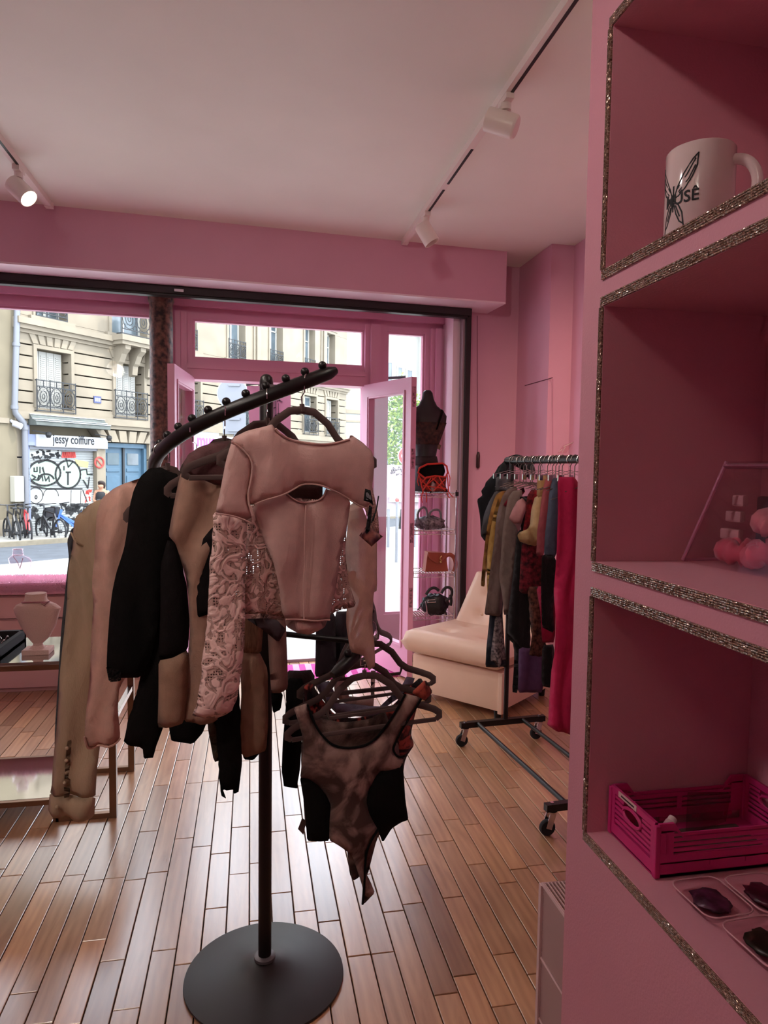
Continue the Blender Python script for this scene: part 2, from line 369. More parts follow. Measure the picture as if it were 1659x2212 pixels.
# ---- ceiling track lights
def track(name, p0, p1, label):
    p0 = Vector(p0); p1 = Vector(p1); d = (p1 - p0).normalized()
    t = thing(name, label, 'track', (p1.x, p1.y, ZC))
    MB().bar(p0 + Vector((0,0,-.0175)), p1 + Vector((0,0,-.0175)), .036, .035).build('rail', M['white_plastic'], t)
    MB().bar(p1 + Vector((0,0,-.019)), p1 + d * .05 + Vector((0,0,-.019)), .042, .037).build('end_cap', M['white_plastic'], t)
    return t, d
def slot(t, a, c):
    MB().bar(Vector(a) + Vector((0,0,-.0352)), Vector(c) + Vector((0,0,-.0352)), .013, .004).build('slot', M['black_metal'], t)
def spot(p, aim, label, lit, energy=0, r=.048, ln=.13, color=(1, .80, .60), size=70):
    """p: point on the underside of the track"""
    p = Vector(p); aim = Vector(aim).normalized()
    t = thing('track_spotlight', label, 'spotlight', p, 'track spotlights on the ceiling')
    MB().bar(p + Vector((0, -.05, -.012)), p + Vector((0, .05, -.012)), .034, .024).build('adapter', M['white_plastic'], t)
    MB().cyl(p + Vector((0,0,-.02)), p + Vector((0,0,-.05)), .022, 16).build('swivel', M['white_plastic'], t, True)
    c = p + Vector((0,0,-.105))
    MB().cyl(p + Vector((0,0,-.045)), c, .008, 10).build('stem', M['white_plastic'], t, True)
    q = aim.to_track_quat('Z', 'Y').to_matrix()
    c = c + aim * .015
    MB().lathe([(r*.86, -ln/2), (r*.98, -ln/2 + .006), (r, -ln/2 + .012), (r, ln/2), (r*.93, ln/2), (r*.88, ln/2 - .03), (.001, ln/2 - .03)], c, 32, q).build('housing', M['white_plastic'], t, True)
    gl = mat('lamp_lens', '#fff3dc', .3, emit='#ffe9c0', estr=14) if lit else mat('lamp_lens_dark', '#b89a84', .3)
    MB().lathe([(r*.80, ln/2 - .029), (r*.80, ln/2 - .02), (.002, ln/2 - .016)], c, 24, q).build('lens', gl, t, True)
    if energy:
        l = bpy.data.lights.new('lamp', 'SPOT'); l.energy = energy; l.spot_size = R_(size); l.spot_blend = .8; l.color = color; l.shadow_soft_size = .10
        lo = bpy.data.objects.new('lamp', l); COL.objects.link(lo); lo.parent = t
        lo.location = c + aim * (ln/2 + .005) - p; lo.rotation_euler = aim.to_track_quat('-Z', 'Y').to_euler()
    return t
tR, dR = track('ceiling_track', (1.035, -1.6, ZC), (1.035, 4.72, ZC), 'white ceiling track on the right above the clothes rail')
tL, dL = track('ceiling_track', (-1.19, -1.6, ZC), (-1.19, 4.55, ZC), 'white ceiling track on the left above the window side')
for a, c in ((1.6, 2.86), (3.30, 3.72), (3.80, 4.18)): slot(tR, (1.043, a, ZC), (1.043, c, ZC))
slot(tL, (-1.18, 2.0, ZC), (-1.18, 4.02, ZC))
# ================================================================== THE STREET
M['stone'] = mat('stone', '#7a7060', .85, var=.10, vscale=1.5, bump=.3, bscale=25)
M['stone2'] = mat('stone2', '#6a614f', .9, var=.12, vscale=1.2, bump=.3, bscale=25)
M['stone_dark'] = mat('stone_dark', '#6f6758', .9, var=.1)
M['plaster'] = mat('plaster', '#96958f', .9, var=.05, vscale=.6)
M['asphalt'] = mat('asphalt', '#43474e', .9, var=.15, vscale=3, bump=.3, bscale=60)
M['pave'] = mat('pave', '#8b8983', .85, var=.08, vscale=1.2, bump=.2, bscale=30)
M['shut_white'] = mat('shut_white', '#a19f98', .7)
M['win_white'] = mat('win_white', '#a8a69e', .6)
M['win_glass'] = mat('win_glass', '#4c565c', .12, var=.5, vscale=.9, spec=.8)
M['wrought'] = mat('wrought', '#1d1f22', .6)
M['zinc'] = mat('zinc', '#6a6c72', .5, .2)
M['blue_door'] = mat('blue_door', '#3c5668', .55, var=.06)
M['lilac'] = mat('lilac', '#727a98', .6)
M['awning'] = mat('awning', '#4c504c', .8, var=.2, vscale=3)
M['sign_white'] = mat('sign_white', '#a2a2a6', .6, var=.06)
M['ink'] = mat('ink', '#121214', .7)
BP = CAM + ray(130, 1000) * 21.5
UB = Vector((math.sin(R_(39)), math.cos(R_(39)), 0)); NB = Vector((UB.y, -UB.x, 0))
BMX = Matrix(((UB.x, -NB.x, 0, BP.x), (UB.y, -NB.y, 0, BP.y), (0, 0, 1, 0), (0, 0, 0, 1)))   # local: u, -d, z
def bw(x, y):
    p = on_plane(x, y, BP, NB); return (p - BP).dot(UB), p.z
def bu(x, y=1000): return bw(x, y)[0]
def bbox(b, u0, u1, d0, d1, z0, z1, bev=0): return b.box((u0, -d1, z0), (u1, -d0, z1), BMX, bev)
def bpt(u, d, z): return BMX @ Vector((u, -d, z))
def gz(p): return -.14 - .030 * (max(5.6, p.y) - 5.6)
GZ0 = -.62
# ---- ground
def ground(name, pts, dz, m, label, cat):
    vs = [Vector((x, y, -.14 - .03 * (y - 5.6) + dz)) for x, y in pts]; b = MB()
    b.prism(vs, (0, 0, -.12)); return struct(b.build(name, m), label, cat)
def gline(x, y):   # ground point seen at a pixel of the sloping street
    d = ray(x, y); # z = -.14-.03(Y-5.6)
    t = (-.14 + .03 * 5.6 - CAM.z) / (d.z + .03 * d.y); return CAM + d * t
pn = gline(60, 1214); pf = gline(90, 1173)
def along(p, s): return (p.x + UB.x * s, p.y + UB.y * s)
ground('ground_pavement', [(-16, 5.46), (14, 5.46), along(pn, 22), along(pn, -9)], 0, M['pave'], 'pale pavement outside the shop door', 'pavement')
ground('ground_road', [along(pn, -9), along(pn, 22), along(pf, 40), along(pf, -14)], -.03, M['asphalt'], 'grey-blue asphalt road across the street', 'road')
q0 = along(pf, -14); q1 = along(pf, 40)
ground('ground_far_pavement', [q0, q1, (q1[0] - NB.x * 14, q1[1] - NB.y * 14), (q0[0] - NB.x * 9, q0[1] - NB.y * 9)], .03, M['pave'], 'far pavement where bicycles are parked', 'pavement')
kb = MB(); kb.bar(Vector(q0 + (gz(Vector(q0 + (0,))) + .03,)), Vector(q1 + (gz(Vector(q1 + (0,))) + .03,)), .2, .12); struct(kb.build('ground_kerb', M['stone_dark']), 'stone kerb of the far pavement', 'kerb')
# ---- text helper
def text_mesh(s, size, m, mw, parent=None, name='lettering', bold=0.0, ext=.004):
    cu = bpy.data.curves.new('t', 'FONT'); cu.body = s; cu.size = size; cu.extrude = ext; cu.offset = bold; cu.resolution_u = 3
    t = bpy.data.objects.new('t', cu); COL.objects.link(t)
    me = bpy.data.meshes.new_from_object(t.evaluated_get(bpy.context.evaluated_depsgraph_get()))
    bpy.data.objects.remove(t); L = ROOT.get(parent.name, Vector()) if parent else Vector()
    me.transform(Matrix.Translation(-L) @ mw); me.materials.clear(); me.materials.append(m); me.name = name
    o = bpy.data.objects.new(name, me); COL.objects.link(o)
    if parent: o.parent = parent; ROOT[o.name] = L
    return o
def stroke(b, pts, wd, fn, d0=.0, d1=.006, closed=False):
    """flat brush stroke: pts are (a,b) in a plane, fn(a,b,depth)->world"""
    n = len(pts)
    for i in range(n if closed else n - 1):
        a = Vector(pts[i]); c = Vector(pts[(i+1) % n]); t = (c - a)
        if t.length < 1e-6: continue
        t.normalize(); nn = Vector((-t.y, t.x)) * wd / 2; e = t * wd * .3
        q = [a - e - nn, c + e - nn, c + e + nn, a - e + nn]
        vs = [fn(p.x, p.y, d0) for p in q] + [fn(p.x, p.y, d1) for p in q]
        b.add(vs, [(0,1,2,3),(7,6,5,4),(0,4,5,1),(1,5,6,2),(2,6,7,3),(3,7,4,0)])
def arc(cx, cy, rx, ry, a0, a1, n=14):
    return [(cx + rx * math.cos(R_(a0 + (a1-a0)*i/n)), cy + ry * math.sin(R_(a0 + (a1-a0)*i/n))) for i in range(n+1)]
# ---- building opposite
bld = thing('apartment_building', 'cream stone apartment building with shutters and iron balconies across the street', 'building', (BP.x, BP.y, GZ0))
uL, uR = bu(36), bu(747)
zb = bw(36, 886)[1]; zc_ = bw(36, 708)[1]; ztop = zc_ + 7.5
o = MB(); bbox(o, uL, uR, -.8, -.40, GZ0 - .3, ztop); bbox(o, uL, uL + .3, -8, -.8, GZ0, ztop); o.build('wall', M['stone2'], bld)
zr = [bw(36, y)[1] for y in (886, 867.8, 842, 817, 791, 764.3, 739.5, 714)]
op1 = []   # first floor openings (u0,u1,z0,z1,shutter)
for x0, x1, y0, y1, sh in ((82, 155, 749, 886, 1), (250, 311, 786, 905, 1), (388, 432, 822, 905, 1), (520, 552, 836, 915, 0), (655, 681, 862, 922, 0), (703, 727, 872, 930, 1)):
    op1.append((bu(x0), bu(x1), zb + .12, bw(x0, y0)[1], sh))
zt1 = sum(o_[3] for o_ in op1[:2]) / 2
op1 = [(a, c, z0, zt1, s) for a, c, z0, z1, s in op1]
op2 = []
for x0, x1 in ((83, 146), (243, 318), (388, 424), (493, 528), (582, 608), (656, 677), (703, 720)):
    op2.append((bu(x0), bu(x1), zc_ + .42, zc_ + 2.75, 0))
def rows(zs, ops, joint, parent, mt, dproud=0.0, name='stone_block'):
    for i in range(len(zs) - 1):
        z0, z1 = zs[i], zs[i+1]; segs = [(uL, uR)]
        for a, c, oz0, oz1, s in ops:
            if oz0 < (z0 + z1) / 2 < oz1:
                ns_ = []
                for s0, s1 in segs:
                    if c <= s0 or a >= s1: ns_.append((s0, s1)); continue
                    if a > s0: ns_.append((s0, a))
                    if c < s1: ns_.append((c, s1))
                segs = ns_
        for s0, s1 in segs:
            if s1 - s0 < .05: continue
            q = MB(); j = joint
            q.box((s0 + j*.3, -dproud, z0 + j), (s1 - j*.3, .40, z1 - j), BMX, bev=.0)
            q.build(name, mt, parent)
rows(zr, op1, .022, bld, M['stone'])
rows([zc_ + .30, zc_ + .42, zc_ + 2.75, zc_ + 3.4, ztop], op2, .004, bld, M['stone'], name='wall_panel')
rows([GZ0 - .2, GZ0 + .5, GZ0 + 1.1, GZ0 + 1.7, GZ0 + 2.3, zb - .28], [(bu(50), bu(322), GZ0 - 1, zb - .1, 0), (bu(405), bu(520), GZ0 - 1, zb - .35, 0), (bu(600), bu(720), GZ0 - 1, zb - .35, 0)], .02, bld, M['stone'])
o = MB(); bbox(o, uL - .05, uR, -.4, .16, zb - .24, zb - .02); bbox(o, uL - .05, uR, -.4, .08, zb - .36, zb - .24); bbox(o, uL-.05, uR, -.4, .02, zb - .02, zb + .12); o.build('string_course', M['stone'], bld)
o = MB(); bbox(o, uL - .05, uR, -.4, .30, zc_ + .12, zc_ + .30); bbox(o, uL - .05, uR, -.4, .2, zc_ + .0, zc_ + .12); bbox(o, uL, uR, -.4, .08, zc_ - .1, zc_); o.build('cornice', M['stone'], bld)
def railing(u0, u1, z0, z1, d, par, name='railing'):
    b = MB(); h = z1 - z0; r = .014
    for z in (z0, z0 + h*.14, z1 - h*.2, z1): b.bar(bpt(u0, d, z), bpt(u1, d, z), r*2.2, r*2)
    n = max(2, round((u1 - u0) / (h * .52))); s = (u1 - u0) / n
    for i in range(n + 1): b.bar(bpt(u0 + i*s, d, z0 - .03), bpt(u0 + i*s, d, z1 + .03), r*2, r*2)
    for i in range(n):
        cu_ = u0 + (i + .5) * s; cz = z0 + h * .47
        for rr in ((s*.46, h*.31), (s*.26, h*.19), (s*.1, h*.08)):
            b.tube([bpt(cu_ + rr[0]*math.cos(t*math.pi/6), d, cz + rr[1]*math.sin(t*math.pi/6)) for t in range(12)], r*.95, 4, closed=True)
        for sx in (-1, 1):
            for sz in (-1, 1): b.tube([bpt(cu_ + sx*s*.38 + s*.12*math.cos(t*math.pi/4), d, cz + sz*h*.25 + h*.08*math.sin(t*math.pi/4)) for t in range(8)], r*.8, 4, closed=True)
        b.bar(bpt(cu_, d, z1 - h*.2), bpt(cu_, d, z1), r*1.6, r*1.6)
    for sd in (u0, u1): b.bar(bpt(sd, d, z1), bpt(sd, d - .25, z1), r*2, r*2); b.bar(bpt(sd, d, z0), bpt(sd, d - .25, z0), r*2, r*2)
    return b.build(name, M['wrought'], par)
for i, (a, c, z0, z1, sh) in enumerate(op1 + op2):
    first = i < len(op1); wd = c - a
    f = MB(); e = .11
    for q in ((a - e, a, z0, z1 + e), (c, c + e, z0, z1 + e), (a, c, z1, z1 + e)): bbox(f, q[0], q[1], -.1, .05, q[2], q[3])
    wf_ = f.build('window', M['stone'], bld)
    if sh:
        n = 4; s = (wd - .12) / n
        for k in range(n):
            p = MB(); x0 = a + .03 + k*s
            bbox(p, x0 + .01, x0 + s - .01, -.34, -.30, z0, z1 - .02)
            for g in range(26):
                zz = z0 + .08 + g * (z1 - z0 - .2) / 26; bbox(p, x0 + .05, x0 + s - .05, -.31, -.275 if g != 13 else -.29, zz, zz + .035)
            p.build('shutter', M['shut_white'], wf_)
    else:
        p = MB(); t = .07
        for q in ((a, a + t, z0, z1), (c - t, c, z0, z1), (a, c, z1 - t, z1), (a, c, z0, z0 + t), ((a+c)/2 - t*.6, (a+c)/2 + t*.6, z0, z1), (a, c, z0 + (z1-z0)*.72, z0 + (z1-z0)*.72 + .05)): bbox(p, q[0], q[1], -.36, -.30, q[2], q[3])
        p.build('casement', M['win_white'], wf_)
        for s0, s1 in ((a + t, (a+c)/2 - t*.6), ((a+c)/2 + t*.6, c - t)):
            g = MB(); bbox(g, s0, s1, -.35, -.335, z0 + t, z1 - t); g.build('pane', M['win_glass'], wf_)
    if first: railing(a - .08, c + .08, z0 - .08, z0 + .82, .12, bld)
    elif i - len(op1) != 1: railing(a - .02, c + .02, z0 + .05, z0 + .80, .06, bld)
    if not first:
        p = MB(); bbox(p, a - .3, c + .3, -.05, .16, z1 + .34, z1 + .5); bbox(p, a - .22, c + .22, -.05, .08, z1 + .12, z1 + .34); p.build('lintel', M['stone'], bld); p = MB(); bbox(p, a - .25, c + .25, -.05, .14, z0 - .12, z0 + .02); p.build('sill', M['stone'], bld)
        if i - len(op1) == 5: MB().prism([bpt(a - .35, .16, z1 + .5), bpt(c + .35, .16, z1 + .5), bpt((a+c)/2, .16, z1 + 1.0)], NB * -.2).build('pediment', M['stone'], bld)
        if i % 2: 
            p = MB(); bbox(p, c + .55, c + .62, -.02, .06, zc_ + .4, ztop); bbox(p, c + .75, c + 1.0, -.02, .08, zc_ + .4, ztop); p.build('pilaster', M['stone'], bld)
    else:
        for k in range(6):
            x0 = a - .12 + k * (wd + .24) / 6; x1 = x0 + (wd + .24) / 6 - .05; zz0 = z1 + .13; zz1 = zr[-1] - .02; le = (k - 2.5) * .05
            q = [bpt(x0, .05, zz0), bpt(x1, .05, zz0), bpt(x1 + le, .05, zz1), bpt(x0 + le, .05, zz1)]
            MB().prism(q, NB * -.2).build('voussoir', M['stone'], bld)
# projecting balcony with consoles
bu0, bu1 = bu(233), bu(352); zf = zc_ + .15
o = MB(); bbox(o, bu0, bu1, .0, .75, zf, zf + .18); bbox(o, bu0 + .06, bu1 - .06, 0, .68, zf - .12, zf); o.build('balcony_slab', M['stone'], bld)
railing(bu0 + .05, bu1, zf + .22, zf + 1.25, .68, bld, 'balcony_railing')
for cx_ in (bu(252), bu(285), bu(318)):
    b = MB(); prof = [(0, 0), (.6, 0), (.6, -.15), (.42, -.3), (.3, -.55), (.22, -.62), (.18, -.9), (0, -.95)]
    b.prism([bpt(cx_ - .11, d, zf - .1 + z) for d, z in prof], UB * .22); b.build('console', M['stone'], bld)
# planters and cloth on the balcony railing
M['terracotta'] = mat('terracotta', '#94492f', .8)
for x0, x1, y, nm in ((222, 254, 678, 'left end'), (264, 290, 680, 'middle')):
    u0, u1 = bu(x0), bu(x1); z = zf + 1.12
    t = thing('planter', 'orange terracotta planter on the balcony rail, ' + nm, 'planter', bpt((u0+u1)/2, .7, z), 'terracotta planters on the balcony')
    p = MB(); bbox(p, u0, u1, .62, .84, z, z + .2); bbox(p, u0 - .03, u1 + .03, .6, .86, z + .2, z + .26); p.build('box', M['terracotta'], t)
    g = MB()
    for k in range(40):
        c_ = bpt(random.uniform(u0, u1), random.uniform(.64, .82), z + .25 + random.random() * .25)
        d_ = Vector((random.uniform(-1,1), random.uniform(-1,1), random.uniform(-1,1))).normalized() * .06; e_ = d_.orthogonal().normalized() * .03
        g.add([c_ - d_, c_ + e_, c_ + d_, c_ - e_], [(0,1,2,3)])
    g.build('plants', mat('plants', '#4d6b34', .8), t)
b = MB(); u0, u1 = bu(306), bu(320)
b.prism([bpt(u0, .75, zf + .95), bpt(u0 + .25, .75, zf + 1.15), bpt(u1, .75, zf + .8), bpt(u1, .75, zf + .45), bpt(u0 + .2, .75, zf + .4), bpt(u0 - .1, .75, zf + .6)], NB * .05)
tag(b.build('laundry_cloth', mat('cloth_yw', '#e0dccd', .9, vscale=6, col2='#d8a030')), 'white and yellow cloth hanging on the balcony rail', 'cloth')
u0, z0 = bw(202, 870); b = MB(); bbox(b, u0, u0 + .28, .0, .03, z0, z0 + .22)
pl = b.build('street_number_plate', mat('enamel', '#2d3560', .4)); tag(pl, 'small blue enamel number plate between the shuttered windows', 'plate')
b = MB(); 
for k in range(3): bbox(b, u0 + .04 + k*.075, u0 + .09 + k*.075, .03, .034, z0 + .05, z0 + .17)
b.build('digits', M['sign_white'], pl)
# ---- hairdresser's shop front
ZS = bw(64, 1140)[1]
shop = thing('hairdresser_shopfront', 'closed hairdresser shop front with graffitied roller shutter and grey awning', 'shop front', bpt(bu(130), .1, GZ0))
s0, s1 = bu(64), bu(206); zt = bw(64, 967)[1]
o = MB(); nsl = 34; h = (zt - ZS + .2) / nsl
for k in range(nsl):
    z = ZS - .2 + k*h; bbox(o, s0, s1, -.16, -.11, z, z + h*.72); bbox(o, s0, s1, -.16, -.125, z + h*.72, z + h)
sh_ = o.build('roller_shutter', mat('shutter_grey', '#868886', .6, var=.1, vscale=2), shop)
o = MB(); bbox(o, bu(50), s0 - .02, -.4, .05, GZ0 - .2, bw(50, 898)[1]); bbox(o, s0 - .2, bu(72), .05, .12, bw(57, 962)[1], bw(57, 938)[1]); o.build('pilaster', M['lilac'], shop)
o = MB(); bbox(o, s1 + .02, bu(226), -.4, .05, GZ0 - .2, zt + .4); o.build('stone_pier', M['stone'], shop)
o = MB(); bbox(o, s0 - .05, s1 + .05, -.2, .05, zt - .04, zt + .06); o.build('shutter_box', M['zinc'], shop)
sg0, sg1, sz0, sz1 = bu(72), bu(226), zt + .04, bw(72, 938)[1]
o = MB(); bbox(o, sg0, sg1, -.2, .16, sz0, sz1, .01); sgn = o.build('sign_board', M['sign_white'], shop)
# lettering: local x along u, y up, z outward
def bmat(u, d, z): return Matrix(((UB.x, 0, NB.x, bpt(u, d, z).x), (UB.y, 0, NB.y, bpt(u, d, z).y), (0, 1, 0, z), (0, 0, 0, 1)))
tu = bu(107); tw = bu(196.5) - tu
tx = text_mesh('jessy coiffure', .40, M['ink'], bmat(tu, .165, sz0 + .12), sgn, bold=.004)
# fit the word to its width
xs = [(BMX.inverted() @ (v.co + ROOT[sgn.name])).x for v in tx.data.vertices]; k = tw / (max(xs) - min(xs)); x_ = min(xs)
for v in tx.data.vertices:
    p = BMX.inverted() @ (v.co + ROOT[sgn.name]); p.x = tu + (p.x - x_) * k; v.co = BMX @ p - ROOT[sgn.name]
# awning
a0, a1 = bu(58), bu(218); az1 = bw(58, 899)[1]; az0 = bw(58, 930)[1]
az0 += .16; pr = [(.05, az1 + .08), (.18, az1 + .05), (.30, az1 - .08), (.46, az0 + .12), (.48, az0), (.05, az0)]
awn = MB().prism([bpt(a0, d, z) for d, z in pr], UB * (a1 - a0)).build('awning', M['awning'], shop)
for k in (1, 2, 3): MB().bar(bpt(a0 - .01, pr[k][0] + .012, pr[k][1] + .012), bpt(a1 + .01, pr[k][0] + .012, pr[k][1] + .012), .035, .02).build('seam', M['sign_white'], awn)
for xx in (88, 219):
    u_ = bu(xx); z_ = sz1 + .02; b = MB(); b.bar(bpt(u_ - .4, .2, z_ + .08), bpt(u_, .36, z_ + .02), .03); b.lathe([(.05, -.08), (.09, .0), (.08, .07), (.03, .1)], bpt(u_, .38, z_ - .04), 10); b.build('sign_lamp', M['ink'], shop)
# graffiti
def gp(x, y):  # crop pixel of the enlarged shutter -> wall plane
    return bw(x / 6.381, 890 + y / 6.381)
def gfn(a, c, d): u, z = gp(a, c); return bpt(u, -.11 + d, z)
def blob(pts, m, name, d=.004):
    b = MB(); q = [gfn(x, y, 0.004) for x, y in pts]; b.prism(q, NB * d); b.build(name, m, sh_)
M['mint'] = mat('mint', '#8ea493', .7); M['red_paint'] = mat('red_paint', '#b03a34', .7); M['yel_paint'] = mat('yel_paint', '#c7bd62', .7); M['wht_paint'] = mat('wht_paint', '#b0b0ac', .7)
blob(arc(640, 840, 215, 170, 0, 360, 28)[:-1], M['mint'], 'graffiti_fill'); blob(arc(660, 960, 110, 90, 0, 360, 16)[:-1], M['mint'], 'graffiti_fill', .0045)
blob(arc(965, 860, 165, 185, 0, 360, 24)[:-1], M['mint'], 'graffiti_fill', .005); blob([(1140, 820), (1210, 790), (1290, 870), (1200, 900), (1250, 1000), (1150, 920)], M['mint'], 'graffiti_fill')
blob([(430, 510), (620, 500), (870, 540), (860, 610), (640, 610), (430, 630)], M['wht_paint'], 'graffiti_fill'); blob([(430, 1080), (1150, 1070), (1290, 1100), (1290, 1260), (430, 1260)], M['wht_paint'], 'graffiti_fill', .003)
blob([(1060, 650), (1250, 690), (1240, 770), (1100, 740)], M['yel_paint'], 'graffiti_fill', .004)
g = MB()
for pts, wd in ((arc(640, 840, 222, 176, 0, 360, 28), 26), (arc(660, 955, 118, 100, 200, 340, 10), 24), (arc(965, 860, 172, 192, 0, 360, 26), 26), ([(560, 700), (680, 655), (790, 700)], 24), ([(940, 640), (970, 760), (1030, 690)], 18), ([(910, 750), (910, 800)], 20), ([(940, 830), (1000, 830)], 22), ([(965, 840), (965, 1000)], 26),
      ([(1140, 800), (1220, 790), (1230, 860), (1300, 860)], 18), ([(1180, 940), (1240, 1050), (1260, 900)], 16), ([(500, 770), (500, 820), (540, 820), (540, 760)], 18), ([(580, 760), (580, 840)], 18), ([(610, 770), (640, 850), (620, 760)], 14), ([(470, 870), (520, 900), (480, 930), (560, 940)], 18), ([(560, 870), (560, 940), (610, 880), (620, 950)], 16), ([(640, 880), (660, 950), (700, 890), (710, 960)], 16),
      (arc(520, 1150, 100, 110, 0, 360, 18), 8), (arc(730, 1160, 105, 110, 180, 360, 14), 8), ([(1010, 1080), (1005, 1260)], 8), ([(1145, 1080), (1140, 1260)], 8), ([(1170, 1080), (1230, 1240)], 14), ([(440, 1020), (700, 1060), (1160, 1060)], 20), (arc(525, 1175, 14, 24, 0, 360, 8), 12), ([(560, 600), (580, 650), (610, 610)], 10), ([(460, 590), (500, 660)], 8)):
    stroke(g, [gp(*p) for p in pts], wd / 6.381 * 21.5 / 1500, lambda u, z, d: bpt(u, -.11 + d, z), .012, .02)
rs = random.Random(5)
for k in range(60):
    x, y = rs.uniform(440, 1290), rs.uniform(1265, 1560); stroke(g, [gp(x, y), gp(x + rs.uniform(-50, 50), y + rs.uniform(-25, 25))], rs.uniform(.05, .2), lambda u, z, d: bpt(u, -.11 + d, z), .003, .006)
for k in range(30):
    x, y = rs.uniform(440, 860), rs.uniform(510, 640); stroke(g, [gp(x, y), gp(x + rs.uniform(-40, 40), y + rs.uniform(-12, 12))], rs.uniform(.04, .10), lambda u, z, d: bpt(u, -.11 + d, z), .009, .011)
g.build('graffiti_lines', M['ink'], sh_)
g = MB()
for x in range(890, 1070, 30): stroke(g, [gp(x, 620), gp(x + 14, 560), gp(x + 24, 620)], .07, lambda u, z, d: bpt(u, -.11 + d, z), .009, .012)
for k in range(14): x, y = rs.uniform(1210, 1290), rs.uniform(1080, 1230); stroke(g, [gp(x, y), gp(x + rs.uniform(-20, 20), y + rs.uniform(-30, 30))], .06, lambda u, z, d: bpt(u, -.11 + d, z), .009, .012)
g.build('graffiti_tag', M['red_paint'], sh_)
b = MB()
for k in range(22):
    y = 770 + k * 23; stroke(b, [bw(56.5 - rs.random()*1.5, 890 + y/6.381), bw(59 + rs.random(), 890 + (y + rs.uniform(-12, 12))/6.381)], .05, lambda u, z, d: bpt(u, .05 + d, z), .001, .005)
b.build('graffiti_tag', M['ink'], shop)
u_, z_ = bw(212, 999); b = MB(); b.tube([bpt(u_ + .17*math.cos(t*math.pi/8), .06, z_ + .17*math.sin(t*math.pi/8)) for t in range(16)], .03, 6, closed=True); b.bar(bpt(u_ - .12, .06, z_ + .12), bpt(u_ + .12, .06, z_ - .12), .03); b.build('round_notice', M['red_paint'], shop)
# ---- blue double door
d0, d1 = bu(228), bu(322); dz1 = bw(228, 956)[1]
dr = thing('entrance_door', 'blue double entrance door of the stone building', 'door', bpt((d0+d1)/2, -.2, GZ0))
o = MB(); e = .12
for q in ((d0, d0 + e, GZ0, dz1), (d1 - e, d1, GZ0, dz1), (d0, d1, dz1 - e*1.2, dz1)): bbox(o, q[0], q[1], -.36, -.12, q[2], q[3])
o.build('frame', M['blue_door'], dr)
mid = (d0 + d1) / 2
for a, c in ((d0 + e, mid - .03), (mid + .03, d1 - e)):
    lf = MB(); bbox(lf, a, c, -.34, -.26, GZ0, dz1 - e*1.2); lf = lf.build('leaf', M['blue_door'], dr)
    zz = dz1 - .25; p = MB(); bbox(p, a + .15, c - .15, -.27, -.235, zz - .48, zz - .08); p.build('pane', M['win_glass'], lf)
    for h0, h1 in ((zz - .72, zz - .6), (zz - 2.2, zz - .85), (GZ0 + .2, zz - 2.35)):
        p = MB(); bbox(p, a + .12, c - .12, -.265, -.23, h0, h1, .015); p.build('panel', M['blue_door'], lf)
o = MB(); bbox(o, mid - .04, mid + .04, -.3, -.2, GZ0, dz1 - .15); o.build('meeting_stile', M['wrought'], dr)
for k in range(6):
    x0 = d0 - .1 + k*(d1 - d0 + .2)/6; x1 = x0 + (d1 - d0 + .2)/6 - .04; le = (k - 2.5)*.12
    MB().prism([bpt(x0, .04, dz1 + .03), bpt(x1, .04, dz1 + .03), bpt(x1 + le, .04, zb - .4), bpt(x0 + le, .04, zb - .4)], NB * -.4).build('voussoir', M['stone'], bld)
# ground floor shops further along
for a, c, nm in ((bu(405), bu(520), 'pale'), (bu(600), bu(720), 'grey')):
    t = thing('corner_shop', 'glazed %s shop front further along the stone building' % ('lit' if nm == 'pale' else 'shaded'), 'shop front', bpt((a+c)/2, -.1, GZ0))
    o = MB(); bbox(o, a, c, -.35, -.3, GZ0, zb - .36); o.build('shop_window', M['win_glass'], t)
    o = MB(); bbox(o, a, c, -.3, .1, zb - .8, zb - .36); 
    for k in range(4): bbox(o, a + k*(c-a)/3 - .06, a + k*(c-a)/3 + .06, -.3, .02, GZ0, zb - .8)
    o.build('fascia', M['sign_white'] if nm == 'pale' else M['plaster'], t)  # the two fascias differ in base colour only
    if nm == 'pale':
        nu, nz_ = bw(419, 962)
        o = MB(); bbox(o, nu - .1, nu + 1.25, .10, .14, nz_ - .15, nz_ + .55); o.build('sign_panel', M['sign_white'], t)
        text_mesh('muse', .62, mat('neon', '#c040ff', .5, emit='#b030ff', estr=1.5), bmat(nu, .15, nz_), t, bold=.02)
# ---- neighbour on the left with pipe, box, camera
nb_ = thing('neighbour_building', 'old weathered stone house left of the hairdresser', 'building', bpt(uL - 3, 0, GZ0))
o = MB(); bbox(o, uL - 8, uL, -.8, .02, GZ0 - .3, ztop); o.build('wall', M['stone2'], nb_)
o = MB(); bbox(o, uL - 8, uL - .25, .02, .08, zb - .4, zb - .25); bbox(o, uL - 1.4, uL - 1.34, .0, .03, GZ0, ztop); bbox(o, uL - 8, uL, .02, .1, GZ0 - .2, GZ0 + .5); o.build('moulding', M['stone'], nb_)
pp = [bw(30, 640), bw(27.5, 745), bw(24, 880), bw(26, 893), bw(44, 914), bw(46, 925), bw(50, 1135)]
dp = thing('drainpipe', 'grey zinc drainpipe bending beside the shop front', 'pipe', bpt(pp[-1][0], .15, pp[-1][1]))
MB().tube([bpt(u, .16, z) for u, z in pp], .085, 10).build('pipe', M['zinc'], dp, True)
for i in (1, 2, 5): 
    a = bpt(pp[i][0], .16, pp[i][1]); MB().cyl(a + Vector((0,0,-.05)), a + Vector((0,0,.05)), .105, 12).build('collar', M['zinc'], dp, True)
u_, z_ = bw(21, 1084); u2, z2 = bw(40, 1028); t = thing('meter_box', 'beige utility box on the weathered wall', 'box', bpt(u_, .1, z_))
